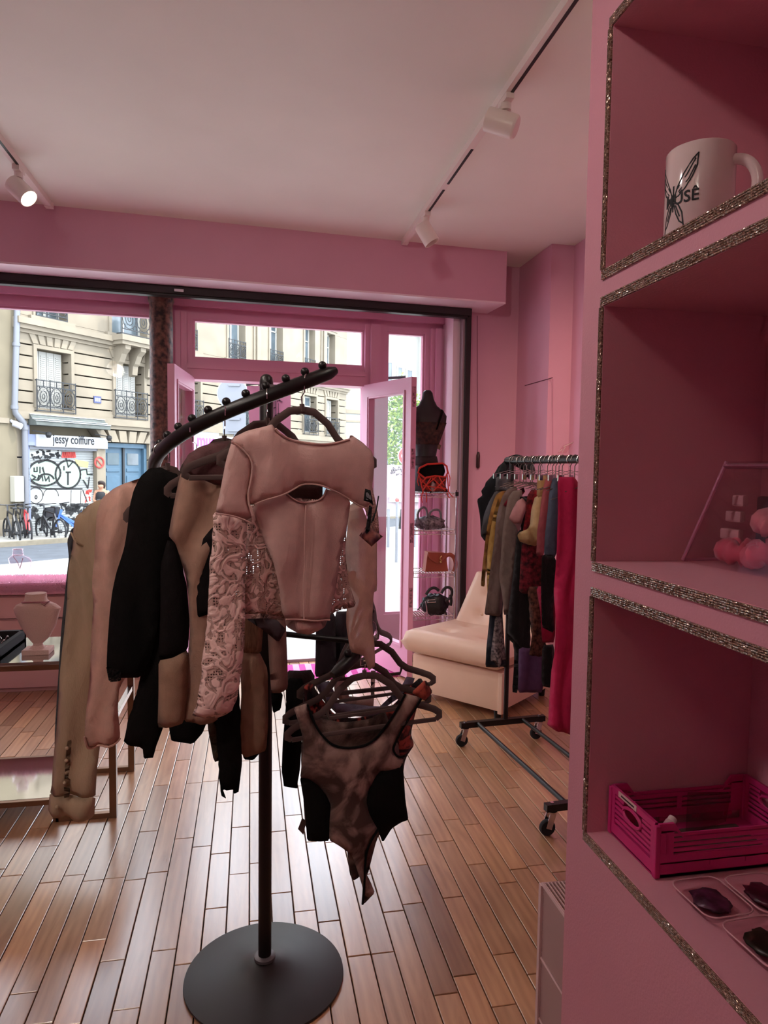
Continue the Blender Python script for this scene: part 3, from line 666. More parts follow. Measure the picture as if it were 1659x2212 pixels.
o = MB(); bbox(o, u_, u2, .02, .25, z_, z2, .02); o.build('body', mat('beige_box', '#a39f92', .7), t); o = MB(); bbox(o, u_ + .04, u2 - .04, .25, .26, z_ + .05, z2 - .05); o.build('lid', mat('beige_lid', '#b0ab9d', .7), t)
u_, z_ = bw(23, 917); t = thing('security_camera', 'small white camera on the weathered wall', 'camera', bpt(u_, .1, z_)); MB().cyl(bpt(u_, .02, z_ + .1), bpt(u_, .18, z_ + .05), .05, 8).build('bracket', M['sign_white'], t); MB().cyl(bpt(u_, .14, z_ + .03), bpt(u_ + .12, .32, z_ - .06), .09, 10).build('housing', M['sign_white'], t, True)
# ---- second building beyond
pE = bpt(uR, -.1, 0); v2 = Vector((.93, .36, 0)).normalized(); n2 = Vector((v2.y, -v2.x, 0))
B2 = Matrix(((v2.x, -n2.x, 0, pE.x), (v2.y, -n2.y, 0, pE.y), (0, 0, 1, 0), (0, 0, 0, 1)))
b2 = thing('corner_building', 'pale rendered corner building beyond the tree', 'building', (pE.x + 3, pE.y + 1, -1))
o = MB().box((-.2, 0, -1.2), (9, .5, 14), B2).build('wall', M['plaster'], b2)
o = MB(); o.box((-.2, -.12, 4.35), (9, 0, 4.55), B2); o.box((-.2, -.08, 3.9), (9, 0, 4.0), B2); o.box((-.2, -.3, 9.0), (9, 0, 9.3), B2); o.build('cornice', M['stone'], b2)
def b2x(px):
    p = on_plane(px, 900, pE, n2); return (p - pE).dot(v2)
for px0, px1, z0, z1 in ((834, 844, 5.2, 7.2), (858, 866, 5.0, 7.0), (878, 888, 5.0, 6.9), (834, 844, 1.6, 3.6), (860, 868, 1.6, 3.6), (880, 890, 1.6, 3.6)):
    a, c = b2x(px0), b2x(px1); o = MB(); o.box((a - .1, -.06, z0 - .1), (c + .1, 0.0, z0), B2); o.box((a - .1, -.06, z1), (c + .1, 0, z1 + .1), B2); o.box((a - .1, -.05, z0), (a, 0, z1), B2); o.box((c, -.05, z0), (c + .1, 0, z1), B2); wn = o.build('window', M['win_white'], b2)
    MB().box((a, -.03, z0), (c, -.001, z1), B2).build('pane', M['win_glass'], wn)
o = MB().box((b2x(767), -.05, 1.2), (b2x(771), 0, 2.3), B2).build('plaque', M['wrought'], b2)
# tall white wing at right
a = b2x(902); o = MB().box((a, -.6, -1.2), (a + 4, .0, 16), B2).build('wing', mat('white_render', '#b4b4b0', .9), b2)
o = MB()
for z in (3, 4.2, 5.4, 6.6, 7.8): o.box((a - .01, -.62, z), (a + 4, -.6, z + .04), B2)
o.build('joint', M['plaster'], b2)
# ---- tree
tp = on_y(872, 1010, 25.0); tz = gz(tp)
tr = thing('street_tree', 'leafy green street tree behind the no entry sign', 'tree', (tp.x, tp.y, tz))
MB().tube([Vector((tp.x, tp.y, tz)), Vector((tp.x + .1, tp.y, tz + 1.6)), Vector((tp.x, tp.y, tz + 3.2))], [.16, .12, .05], 8).build('trunk', M['wrought'], tr, True)
def leaf_mat():
    m = mat('leaves', '#5f8c38', .6); N, L = nodes(m); b = N['Principled BSDF']; g = N.new('ShaderNodeNewGeometry'); r = N.new('ShaderNodeValToRGB')
    L.new(g.outputs['Random Per Island'], r.inputs[0]); r.color_ramp.elements[0].color = lin('#2f5a2c'); r.color_ramp.elements[1].color = lin('#a8bd5a'); L.new(r.outputs[0], b.inputs['Base Color']); return m
g = MB(); rt = random.Random(11)
for k in range(5200):
    while 1:
        v = Vector((rt.uniform(-1,1), rt.uniform(-1,1), rt.uniform(-1,1)))
        if v.length < 1 and (v.length > .35): break
    zc2 = 2.35 + v.z * 2.35; wr_ = 1.05 if zc2 < 3.4 else 1.05 * max(.2, (4.9 - zc2) / 1.5)
    c_ = Vector((tp.x + v.x * wr_, tp.y + v.y * wr_, tz + .9 + zc2)) + Vector((rt.gauss(0,.08), rt.gauss(0,.08), rt.gauss(0,.08)))
    a = Vector((rt.uniform(-1,1), rt.uniform(-1,1), rt.uniform(-.6,.6))).normalized() * rt.uniform(.05, .10); e_ = a.cross(Vector((rt.random(), rt.random(), 1))).normalized() * .04
    g.add([c_ - a, c_ + e_, c_ + a, c_ - e_], [(0,1,2,3)])
o = g.build('foliage', leaf_mat(), tr, fix=False); o['kind'] = 'stuff'
# ---- street signs
def post(nm, lab, px, Y, ytop_px, parts):
    p = on_y(px, 1000, Y); z0 = gz(p); z1 = on_y(px, ytop_px, Y).z
    t = thing(nm, lab, 'street sign', (p.x, p.y, z0)); MB().cyl((p.x, p.y, z0), (p.x, p.y, z1), .03 * Y / 15 + .005, 10).build('post', M['zinc'], t, True)
    return t, p
fwd = CROT @ Vector((0, 0, -1)); fwd.z = 0; fwd.normalize(); rgt = Vector((fwd.y, -fwd.x, 0))
def disc(b, c, r, th=.02, n=28):
    pts = [c + rgt * r * math.cos(2*math.pi*k/n) + Vector((0,0,r * math.sin(2*math.pi*k/n))) for k in range(n)]; return b.prism(pts, fwd * th)
Y = 15.0; t, p = post('round_sign', 'back of a round grey traffic sign with a box sign below', 508, Y, 822, 0)
c_ = on_y(502, 850, Y - .06); disc(MB(), c_, .31).build('disc', M['zinc'], t); disc(MB(), c_ + fwd*.02, .33, .01).build('rim', M['sign_white'], t)
c_ = on_y(506, 915, Y - .06); MB().prism([c_ + rgt*x + Vector((0,0,z)) for x, z in ((-.24,-.22),(.24,-.22),(.24,.22),(-.24,.22))], fwd * .02).build('lower_plate', M['zinc'], t)
for yy in (832, 868, 905, 930): c2_ = on_y(506, yy, Y - .07); MB().prism([c2_ + rgt*x + Vector((0,0,z)) for x, z in ((-.12,-.02),(.12,-.02),(.12,.02),(-.12,.02))], fwd * -.03).build('clamp', M['zinc'], t)
Y = 21.0; t, p = post('no_entry_sign', 'red and white no entry sign by the tree', 886, Y, 965, 0)
c_ = on_y(880, 985, Y - .06); disc(MB(), c_ - fwd*.02, .27).build('red_disc', mat('sign_red', '#d02a2a', .4), t); disc(MB(), c_, .30, .015).build('rim', M['sign_white'], t)
MB().prism([c_ - fwd*.021 + rgt*x + Vector((0,0,z)) for x, z in ((-.19,-.045),(.19,-.045),(.19,.045),(-.19,.045))], fwd * -.005).build('white_bar', M['sign_white'], t)
Y = 13.5; p = on_y(858, 1080, Y); t = thing('bollard_post', 'slim grey street post beyond the open door', 'post', (p.x, p.y, gz(p))); MB().cyl((p.x, p.y, gz(p)), (p.x, p.y, p.z), .028, 10).build('post', M['zinc'], t, True); MB().ball((p.x, p.y, p.z), .045).build('cap', M['red_paint'], t, True)
Y = 17.0; a = on_y(833, 1004, Y); c_ = on_y(905, 1100, Y); t = thing('street_hoarding', 'grey pink poster board with scribbles beyond the door', 'board', ((a.x + c_.x)/2, Y, gz(a)))
MB().box((a.x, Y, c_.z), (c_.x, Y + .08, a.z)).build('board', mat('board', '#8b7c80', .8, var=.2, vscale=9), t)
for xx in (a.x + .1, c_.x - .1): MB().bar((xx, Y + .04, gz(a)), (xx, Y + .04, c_.z), .06).build('leg', M['zinc'], t)
b = MB(); 
for k in range(16): x, z = rs.uniform(a.x + .12, c_.x - .3), rs.uniform(a.z - .25, a.z - .08); stroke(b, [(x, z), (x + rs.uniform(-.06,.06), z + rs.uniform(-.08,.08)), (x + rs.uniform(0,.1), z)], .012, lambda u, zz, d: Vector((u, Y - d, zz)), .0, .004)
b.build('scribble', M['ink'], t)
b = MB(); b.box((a.x + .1, Y - .06, c_.z + .18), (c_.x, Y, c_.z + .3)); b.build('ledge', M['sign_white'], t)
# ---- hanging shop sign outside the door
Y = 6.2; a = on_y(533, 834, Y); c_ = on_y(628, 832, Y); d_ = on_y(628, 946, Y); e_ = on_y(541, 946, Y)
t = thing('hanging_sign', 'mauve hanging sign with blackletter outside the doorway', 'sign', (c_.x, Y, d_.z))
MB().prism([a, c_, d_, e_], (0, .03, 0)).build('panel', mat('mauve_sign', '#a77a88', .6), t)
MB().cyl((a.x, Y + .015, a.z + .02), (c_.x + .9, Y - .6, a.z + .05), .012, 8).build('arm', M['wrought'], t)
def sp(x, y): p = on_y(400 + x / 6.381, 790 + y / 6.381, Y); return (p.x, p.z)
b = MB()
for pts, wd in (([(1205, 470), (1205, 700)], 26), ([(1245, 440), (1245, 690)], 26), ([(1190, 700), (1215, 725), (1235, 700)], 14), ([(1205, 590), (1245, 575)], 14), ([(1275, 440), (1300, 480), (1335, 500)], 18), ([(1275, 440), (1275, 500)], 14), ([(1245, 690), (1285, 660), (1330, 665), (1350, 700)], 20), ([(1285, 520), (1285, 660)], 10), ([(1210, 740), (1220, 770)], 10)):
    stroke(b, [sp(*q) for q in pts], wd / 6.381 * Y / 1500, lambda u, z, d: Vector((u, Y - d, z)), .0, .004)
b.build('lettering', mat('sign_ink', '#5c3f4a', .7), t)
# ---- bicycles
M['tyre'] = mat('tyre', '#17181b', .8); M['bike_blue'] = mat('bike_blue', '#4a6fc0', .4); M['bike_red'] = mat('bike_red', '#a82a30', .4); M['bike_black'] = mat('bike_black', '#1c1d22', .4); M['spoke'] = mat('spoke', '#8a8c90', .4, .6)
def bike(px, py, depth, yaw, fm, label, basket=False, R=.335):
    """front wheel hub at the pixel; yaw: heading in the ground plane measured from camera-left"""
    hb = CAM + ray(px, py) * depth; hd = (-rgt) * math.cos(R_(yaw)) - fwd * math.sin(R_(yaw)); z0 = hb.z - R
    t = thing('bicycle', label, 'bicycle', (hb.x, hb.y, z0), 'bicycles parked along the far kerb')
    fx = lambda s, z, l=0: Vector((hb.x, hb.y, 0)) - hd * s + Vector((-hd.y, hd.x, 0)) * l + Vector((0, 0, z0 + z))
    for s in (0, 1.05):
        w_ = MB(); w_.tube([fx(s + R*math.cos(k*math.pi/12), R + R*math.sin(k*math.pi/12)) for k in range(24)], .026, 6, closed=True); wo_ = w_.build('wheel', M['tyre'], t)
        w_ = MB()
        for k in range(10): w_.bar(fx(s, R), fx(s + (R-.02)*math.cos(k*math.pi/5), R + (R-.02)*math.sin(k*math.pi/5)), .006)
        w_.build('spokes', M['spoke'], wo_); MB().cyl(fx(s, R, -.05), fx(s, R, .05), .05, 10).build('hub', M['tyre'], wo_)
    f = MB(); bb = (.62, .29); hd1, hd0, st_ = (.16, .88), (.13, .72), (.74, .82)
    r = .03 if basket else .02
    for a, c in ((hd0, bb), (hd1, st_) if not basket else (hd0, (.66, .42)), (st_, bb), (bb, (1.05, R)), (st_, (1.05, R)), (hd1, (0, R))): f.bar(fx(*a), fx(*c), r*2, r*2)
    f.build('frame', fm, t)
    h = MB(); h.bar(fx(.17, .9), fx(.14, 1.05), .035); h.tube([fx(.30, 1.08, -.28), fx(.18, 1.07, -.24), fx(.12, 1.05, 0), fx(.18, 1.07, .24), fx(.30, 1.08, .28)], .016, 6); h.build('handlebar', M['bike_black'], t)
    h = MB(); h.bar(fx(.76, .85), fx(.79, .98), .03); h.box((-.12, -.06, 0), (.14, .06, .05), Matrix.Translation(fx(.78, .98)) @ Matrix.Rotation(math.atan2(hd.y, hd.x), 4, 'Z'), bev=.02); h.build('saddle', M['bike_black'], t)
    h = MB(); h.cyl(fx(.62, .29, -.03), fx(.62, .29, .03), .09, 12); h.bar(fx(.62, .29, .06), fx(.70, .14, .08), .02); h.bar(fx(.62, .29, -.06), fx(.54, .44, -.08), .02); h.build('crank', M['tyre'], t)
    if basket:
        h = MB(); m_ = Matrix.Translation(fx(-.08, .68)) @ Matrix.Rotation(math.atan2(hd.y, hd.x), 4, 'Z')
        for q in (((-.14,-.19,0),(.16,.19,.02)), ((-.14,-.2,0),(-.12,.2,.26)), ((.14,-.2,0),(.18,.2,.26)), ((-.14,-.2,0),(.17,-.18,.26)), ((-.14,.18,0),(.17,.2,.26))): h.box(q[0], q[1], m_)
        h.build('basket', M['bike_black'], t)
    return t
bike(121, 1141, 20.2, 8, M['bike_blue'], 'blue bicycle with a black front basket', True)
bike(90, 1143, 20.0, -38, M['bike_black'], 'black bicycle beside the blue one')
bike(52, 1143, 19.8, -55, M['bike_red'], 'bicycle with dark red frame behind a black one')
bike(14, 1146, 19.4, -48, M['bike_black'], 'black bicycle at the left edge of the window')
bike(33, 1144, 20.3, -52, M['bike_black'], 'black bicycle between the red one and the window edge')

# ---- person in front of the hairdresser
pc_ = CAM + ray(219, 1039) * 20.6; zf_ = gz(pc_) + .03; hh = pc_.z - zf_
pe = thing('person', 'person in a black tank top looking down in front of the shutter', 'person', (pc_.x, pc_.y, zf_))
def pj(x, y, z): return Vector((pc_.x, pc_.y, zf_)) + rgt * (x * hh) - fwd * (y * hh) + Vector((0, 0, z * hh))
J = {'pel': (0, 0, .52, .085), 'sp': (0, .0, .64, .075), 'ch': (0, .0, .75, .085), 'nk': (0, .01, .85, .033), 'hd0': (0, .03, .885, .05), 'hd': (0, .04, .94, .058), 'ls': (-.105, 0, .80, .036), 'le': (-.135, .02, .64, .027), 'lw': (-.06, .12, .62, .02), 'lh': (-.03, .15, .63, .022), 'rs': (.105, 0, .80, .036), 're': (.14, .02, .64, .027), 'rw': (.08, .12, .60, .02), 'rh': (.05, .15, .61, .022), 'lk': (-.055, .02, .28, .042), 'la': (-.06, 0, .04, .026), 'lt': (-.065, .08, .015, .022), 'lp': (-.05, 0, .48, .065), 'rp': (.05, 0, .48, .065), 'rk': (.055, .02, .28, .042), 'ra': (.06, 0, .04, .026), 'rt': (.065, .08, .015, .022)}
names = list(J); me = bpy.data.meshes.new('body'); E_ = [('pel','sp'),('sp','ch'),('ch','nk'),('nk','hd0'),('hd0','hd'),('ch','ls'),('ls','le'),('le','lw'),('lw','lh'),('ch','rs'),('rs','re'),('re','rw'),('rw','rh'),('pel','lp'),('lp','lk'),('lk','la'),('la','lt'),('pel','rp'),('rp','rk'),('rk','ra'),('ra','rt')]
me.from_pydata([pj(*J[n][:3]) for n in names], [(names.index(a), names.index(b)) for a, b in E_], [])
ob = bpy.data.objects.new('tmp', me); COL.objects.link(ob); sk = ob.modifiers.new('s', 'SKIN'); ob.modifiers.new('b', 'SUBSURF').levels = 2
for i, n in enumerate(names): r = J[n][3] * hh; me.skin_vertices[0].data[i].radius = (r, r)
me.skin_vertices[0].data[0].use_root = True
m2 = bpy.data.meshes.new_from_object(ob.evaluated_get(bpy.context.evaluated_depsgraph_get())); bpy.data.objects.remove(ob)
m2.transform(Matrix.Translation(-ROOT[pe.name])); m2.materials.clear(); m2.materials.append(mat('skin', '#9c7058', .6)); m2.name = 'body'
for p_ in m2.polygons: p_.use_smooth = True
bo = bpy.data.objects.new('body', m2); COL.objects.link(bo); bo.parent = pe
def eloft(name, secs, m, n=16):
    b = MB()
    for x, y, z, rx, ry in secs:
        for j in range(n): a = 2*math.pi*j/n; b.v.append(tuple(pj(x + rx*math.cos(a), y + ry*math.sin(a), z)))
    for i in range(len(secs) - 1):
        for j in range(n): j2 = (j+1) % n; b.f.append((i*n+j, i*n+j2, (i+1)*n+j2, (i+1)*n+j))
    b.f.append(tuple(range(n))[::-1]); b.f.append(tuple((len(secs)-1)*n + j for j in range(n))); return b.build(name, m, pe, smooth='all')
eloft('tank_top', [(0,0,.54,.10,.075), (0,0,.62,.092,.07), (0,0,.70,.105,.085), (0,0,.77,.105,.085), (0,0,.805,.075,.06)], mat('tank', '#141316', .8))
eloft('skirt', [(0,0,.30,.15,.12), (0,0,.42,.125,.10), (0,0,.52,.105,.085), (0,0,.56,.098,.075)], mat('skirt_blue', '#6a8a90', .8))
eloft('hair', [(0,-.035,.86,.045,.03), (0,-.03,.91,.064,.05), (0,-.01,.96,.066,.064), (0,.01,.99,.055,.058), (0,.02,1.005,.02,.02)], mat('hair', '#241510', .7))
b = MB(); b.box((-.04, -.01, -.07), (.04, .01, .07), Matrix.Translation(pj(.01, .17, .64)) @ Matrix.Rotation(R_(-50), 4, 'X')); ph_ = b.build('mobile_phone', M['wrought']); tag(ph_, 'dark phone held by the person outside', 'phone')
# ================================================================== GARMENT TOOLS
def PLN(p, phi):
    """vertical hanging plane: point, direction u, normal towards the viewer"""
    a = R_(phi); return (Vector(p), Vector((math.cos(a), math.sin(a), 0)), Vector((math.sin(a), -math.cos(a), 0)))
def crop(x0, y0, s): return lambda q: (x0 + q[0] / s, y0 + q[1] / s)
C3 = crop(850, 780, 3.568); C4 = crop(80, 880, 2.458); C5 = crop(400, 860, 3.016); C6 = crop(560, 1340, 3.457); C7 = crop(840, 1240, 3.686)
def smooth_poly(P, it=1):
    for _ in range(it):
        Q = []
        for i in range(len(P)):
            a, b = np.array(P[i]), np.array(P[(i+1) % len(P)]); Q += [tuple(a*.88 + b*.12), tuple(a*.12 + b*.88)]
        P = Q
    return P
def resample(P, h):
    out = []
    for i in range(len(P)):
        a, b = np.array(P[i]), np.array(P[(i+1) % len(P)]); n = max(1, int(np.linalg.norm(b - a) / h + .5))
        out += [tuple(a + (b - a) * k / n) for k in range(n)]
    return out
def pip(poly, X, Yv):
    x, y = poly[:, 0], poly[:, 1]; x2, y2 = np.roll(x, -1), np.roll(y, -1); ins = np.zeros(X.shape, bool)
    for a, b, c, d in zip(x, y, x2, y2):
        if b == d: continue
        k = ((b > Yv) != (d > Yv)) & (X < (c - a) * (Yv - b) / (d - b) + a); ins ^= k
    return ins
def sheet2d(name, P, plane, m, parent, t=.03, fold=.010, ff=38., res=.018, off=0., sm=1, seed=0, edge=None, jag=0.0, sag=None):
    """P: outline in (s,z) of the plane -> soft closed cloth volume with folds"""
    p0, u, n = plane; rg = random.Random(seed + len(name) * 7); t *= .6; fold *= 1.5
    if sm: P = smooth_poly(P, sm)
    P = resample(P, res)
    if jag: P = [(a + rg.uniform(-jag, jag), b + rg.uniform(-jag, jag)) for a, b in P]
    A = np.array(P); lo, hi = A.min(0), A.max(0)
    gx, gy = np.meshgrid(np.arange(lo[0], hi[0], res), np.arange(lo[1], hi[1], res * 1.15)); gx = gx + (np.arange(gx.shape[0]) % 2)[:, None] * res * .5
    X, Yv = gx.ravel(), gy.ravel(); ins = pip(A, X, Yv); X, Yv = X[ins], Yv[ins]
    def dist(px, py):
        B = np.roll(A, -1, 0); d = np.full(px.shape, 9.)
        for a, b in zip(A, B):
            v = b - a; L2 = v @ v
            if L2 < 1e-12: continue
            tt = np.clip(((px - a[0]) * v[0] + (py - a[1]) * v[1]) / L2, 0, 1); d = np.minimum(d, np.hypot(px - a[0] - tt * v[0], py - a[1] - tt * v[1]))
        return d
    d = dist(X, Yv); k = d > res * .55; X, Yv, d = X[k], Yv[k], d[k]
    nb_ = len(P); V2 = [Vector(p) for p in P] + [Vector((a, b)) for a, b in zip(X, Yv)]
    r = delaunay_2d_cdt(V2, [(i, (i+1) % nb_) for i in range(nb_)], [], 0, 1e-6)
    vs, fs = r[0], r[2]; VV = np.array([(v.x, v.y) for v in vs]); cen = np.array([VV[list(f)].mean(0) for f in fs]); kin = pip(A, cen[:, 0], cen[:, 1])
    fs = [tuple(f) for f, q in zip(fs, kin) if q]
    used = sorted({i for f in fs for i in f}); mp = {o: i for i, o in enumerate(used)}; VV = VV[used]; fs = [tuple(mp[i] for i in f) for f in fs]
    D = dist(VV[:, 0], VV[:, 1]); ew = edge or .05
    pr = np.sin(np.clip(D / ew, 0, 1) * math.pi / 2) * t / 2
    s, z = VV[:, 0], VV[:, 1]; ztop = z.max(); down = np.clip((ztop - z) / max(.05, ztop - z.min()), 0, 1)
    ph = (p0.x * 37.3 + p0.y * 11.7) % 6; nz = np.array([mnoise.noise(Vector((a * 7 + ph, b * 3.2, ph))) for a, b in zip(s, z)]); nz2 = np.array([mnoise.noise(Vector((a * 22 + ph, b * 9, ph + 3))) for a, b in zip(s, z)])
    fo = fold * (np.sin((s + .10 * nz) * ff * (1 + .15 * np.clip(z - 1.2, -1, 1)) + ph) * .62 + .9 * nz + .35 * nz2)
    if sag is not None: fo = fo + np.array([sag(a, b) for a, b in zip(s, z)])
    bnd = D < 1e-5; N_ = len(VV)
    base = [p0 + u * (float(a) - 0) + Vector((0, 0, float(b) - p0.z)) for a, b in zip(s, z)]
    W = [base[i] + n * (off + float(fo[i] + pr[i])) for i in range(N_)]
    bk = []; idx = {}
    for i in range(N_):
        if bnd[i]: idx[i] = i
        else: idx[i] = N_ + len(bk); bk.append(base[i] + n * (off + float(fo[i] - pr[i])))
    F_ = [f for f in fs] + [tuple(idx[i] for i in f)[::-1] for f in fs]
    b = MB(); b.v = [tuple(v) for v in W + bk]; b.f = F_
    return b.build(name, m, parent, smooth='all')
def hem(pts, plane, m, parent, cf, off, fold, ff=38., r=.0022, name='hem', lift=.0015):
    """rolled edge that follows the folds of the cloth it borders"""
    p0, u, n = plane; ph = (p0.x * 37.3 + p0.y * 11.7) % 6; fold = fold * 1.5; P = spl([Vector(q + (0,)) for q in to2d(pts, plane, cf)], 2); out = []
    for q in P:
        a, z = q.x, q.y; nz = mnoise.noise(Vector((a * 7 + ph, z * 3.2, ph))); nz2 = mnoise.noise(Vector((a * 22 + ph, z * 9, ph + 3)))
        fo = fold * (math.sin((a + .10 * nz) * ff * (1 + .15 * max(-1, min(1, z - 1.2))) + ph) * .62 + .9 * nz + .35 * nz2)
        out.append(p0 + u * a + Vector((0, 0, z - p0.z)) + n * (off + fo + lift))
    return MB().tube(out, r, 6).build(name, m, parent, True) if r else out
def to2d(pts, plane, cf=None):
    p0, u, n = plane; out = []
    for q in pts:
        if cf: q = cf(q)
        w_ = on_plane(q[0], q[1], p0, n); out.append(((w_ - p0).dot(u), w_.z))
    return out
def sheet(name, pts, plane, m, parent, cf=None, **k): return sheet2d(name, to2d(pts, plane, cf), plane, m, parent, **k)
def garment(name, label, cat, plane, group=None, z=None):
    p = plane[0]; return thing(name, label, cat, (p.x, p.y, z if z is not None else p.z), group)
def cloth(name, col, rough=.9, var=.08, vs=30, bump=.35, bs=350, col2=None, sheen=.08, stretch=(1,1,1), tl=None):
    m = mat(name, col, rough, var=var, vscale=vs, bump=bump, bscale=bs, col2=col2, sheen=sheen, stretch=stretch, spec=.15); N, L = nodes(m); b = N['Principled BSDF']
    lum = sum(lin(col)[:3]) / 3
    if lum > .04:      # woven cloth lets some daylight through
        t = N.new('ShaderNodeBsdfTranslucent'); mx = N.new('ShaderNodeMixShader'); mx.inputs[0].default_value = tl or .28
        bc = b.inputs['Base Color']
        if bc.is_linked: L.new(bc.links[0].from_socket, t.inputs[0])
        else: t.inputs[0].default_value = bc.default_value
        L.new(b.outputs[0], mx.inputs[1]); L.new(t.outputs[0], mx.inputs[2]); L.new(mx.outputs[0], N['Material Output'].inputs[0])
    # soft creases
    tc = N.new('ShaderNodeTexCoord'); mp = N.new('ShaderNodeMapping'); mp.inputs['Scale'].default_value = (1, 1, .45); L.new(tc.outputs['Object'], mp.inputs[0]); nz = N.new('ShaderNodeTexNoise'); nz.inputs['Scale'].default_value = 26; nz.inputs['Detail'].default_value = 4; nz.inputs['Distortion'].default_value = .8; L.new(mp.outputs[0], nz.inputs[0])
    b2 = N.new('ShaderNodeBump'); b2.inputs['Strength'].default_value = .5; b2.inputs['Distance'].default_value = .012; L.new(nz.outputs[0], b2.inputs['Height'])
    old = b.inputs['Normal']
    if old.is_linked: L.new(old.links[0].from_socket, b2.inputs['Normal'])
    L.new(b2.outputs[0], b.inputs['Normal']); return m
def lace_mat(name, col, scale=34, hole=.5, base=.0, net='#b58e84'):
    """openwork: raised floral motif on a darker net with fine real holes"""
    m = mat(name, col, .85, bump=.4, bscale=300); N, L = nodes(m); b = N['Principled BSDF']
    tc = N.new('ShaderNodeTexCoord'); nz = N.new('ShaderNodeTexNoise'); nz.inputs['Scale'].default_value = scale; nz.inputs['Detail'].default_value = 1.5; nz.inputs['Distortion'].default_value = 2.6; L.new(tc.outputs['Object'], nz.inputs[0])
    rp = N.new('ShaderNodeValToRGB'); L.new(nz.outputs[0], rp.inputs[0]); e = rp.color_ramp.elements; e[0].position = hole - .02; e[0].color = lin(net); e[1].position = hole + .05; e[1].color = lin(col)
    k_ = e.new(hole + .012); k_.color = tuple(x * .6 for x in lin(net)[:3]) + (1,); L.new(rp.outputs[0], b.inputs['Base Color'])
    vo = N.new('ShaderNodeTexVoronoi'); vo.inputs['Scale'].default_value = scale * 7; vo.inputs['Randomness'].default_value = .3; L.new(tc.outputs['Object'], vo.inputs[0])
    g = N.new('ShaderNodeMath'); g.operation = 'GREATER_THAN'; g.inputs[1].default_value = hole; L.new(nz.outputs[0], g.inputs[0])
    e2 = N.new('ShaderNodeMath'); e2.operation = 'GREATER_THAN'; e2.inputs[1].default_value = .30 - base; L.new(vo.outputs['Distance'], e2.inputs[0])
    mxm = N.new('ShaderNodeMath'); mxm.operation = 'MAXIMUM'; L.new(g.outputs[0], mxm.inputs[0]); L.new(e2.outputs[0], mxm.inputs[1]); L.new(mxm.outputs[0], b.inputs['Alpha'])
    bp = [x for x in N if x.type == 'BUMP'][0]; bp.inputs['Strength'].default_value = .7; bp.inputs['Distance'].default_value = .01; L.new(nz.outputs[0], bp.inputs['Height'])
    return m
def sheer(name, col, alpha=.7):
    m = cloth(name, col); N, L = nodes(m); tr_ = N.new('ShaderNodeBsdfTransparent'); mx = N.new('ShaderNodeMixShader'); mx.inputs[0].default_value = alpha; L.new(tr_.outputs[0], mx.inputs[1]); L.new(N['Material Output'].inputs[0].links[0].from_socket, mx.inputs[2]); L.new(mx.outputs[0], N['Material Output'].inputs[0]); return m
def tiedye(name, c1, c2, c3, sc=9):
    m = cloth(name, c1); N, L = nodes(m); b = N['Principled BSDF']; tc = N.new('ShaderNodeTexCoord'); nz = N.new('ShaderNodeTexNoise'); nz.inputs['Scale'].default_value = sc; nz.inputs['Detail'].default_value = 4; nz.inputs['Distortion'].default_value = 1.2; L.new(tc.outputs['Object'], nz.inputs[0])
    r = N.new('ShaderNodeValToRGB'); L.new(nz.outputs[0], r.inputs[0]); e = r.color_ramp.elements; e[0].position = .40; e[0].color = lin(c1); e[1].position = .62; e[1].color = lin(c3); k = e.new(.5); k.color = lin(c2); L.new(r.outputs[0], b.inputs['Base Color']); return m
def hanger(peak, phi, label, arm=None, w=.42, h=.135, group='velvet hangers', bar=True, m=None, hookm=None, tilt=0.0, name='clothes_hanger'):
    """slim velvet hanger; peak = top of the arch, arm = (point, radius) of the rail its hook lies over"""
    peak = Vector(peak); a = R_(phi); u = Vector((math.cos(a), math.sin(a), 0)); ct, st_ = math.cos(R_(tilt)), math.sin(R_(tilt))
    P = lambda s, q: peak + u * (s * ct - q * st_) + Vector((0, 0, s * st_ + q * ct))
    t = thing(name, label, 'hanger', peak, group); hw = w / 2
    half = [(.0, 0), (.16, -.03), (.34, -.22), (.47, -.48), (.58, -.60), (.80, -.72), (.93, -.80), (1.0, -.88), (1.0, -.95), (.95, -1.0)]
    pts = [P(-x * hw, y * h) for x, y in half[::-1]] + [P(x * hw, y * h) for x, y in half[1:]]
    MB().tube(pts, [.007] + [.0095] * (len(pts) - 2) + [.007], 8, nrm=(Vector((-u.y, u.x, 0))), flat=.35).build('shoulders', m or M['velvet_hanger'], t, True)
    MB().tube([P(-.95 * hw, -h), P(-.5 * hw, -h * .99), P(.5 * hw, -h * .99), P(.95 * hw, -h)], .0065, 8, nrm=(Vector((-u.y, u.x, 0))), flat=.6).build('bar', m or M['velvet_hanger'], t, True)
    if bar: MB().tube([P(-.50 * hw, -h * .55), P(-.47 * hw, -h * .70), P(.47 * hw, -h * .70), P(.50 * hw, -h * .55)], .005, 8, nrm=(Vector((-u.y, u.x, 0))), flat=.6).build('inner_bar', m or M['velvet_hanger'], t, True)
    MB().cyl(peak + Vector((0,0,-.004)), peak + Vector((0,0,.014)), .006, 8).build('neck', m or M['velvet_hanger'], t, True)
    if arm is not None:
        ap, r = Vector(arm[0]), arm[1] + .0022; v = Vector((peak.x - ap.x, peak.y - ap.y, 0)); v = v.normalized() if v.length > .01 else u.copy()
        hk = [peak + Vector((0,0,.012)), peak + Vector((0,0,.03)) + v * .004, ap + v * r + Vector((0,0,-.03)), ap + v * r] + [ap + v * r * math.cos(R_(k)) + Vector((0,0, r * math.sin(R_(k)))) for k in (30, 60, 90, 120, 150, 180, 205)]
        MB().tube(hk, .0016, 6).build('hook', hookm or M['chrome'], t, True)
    return t
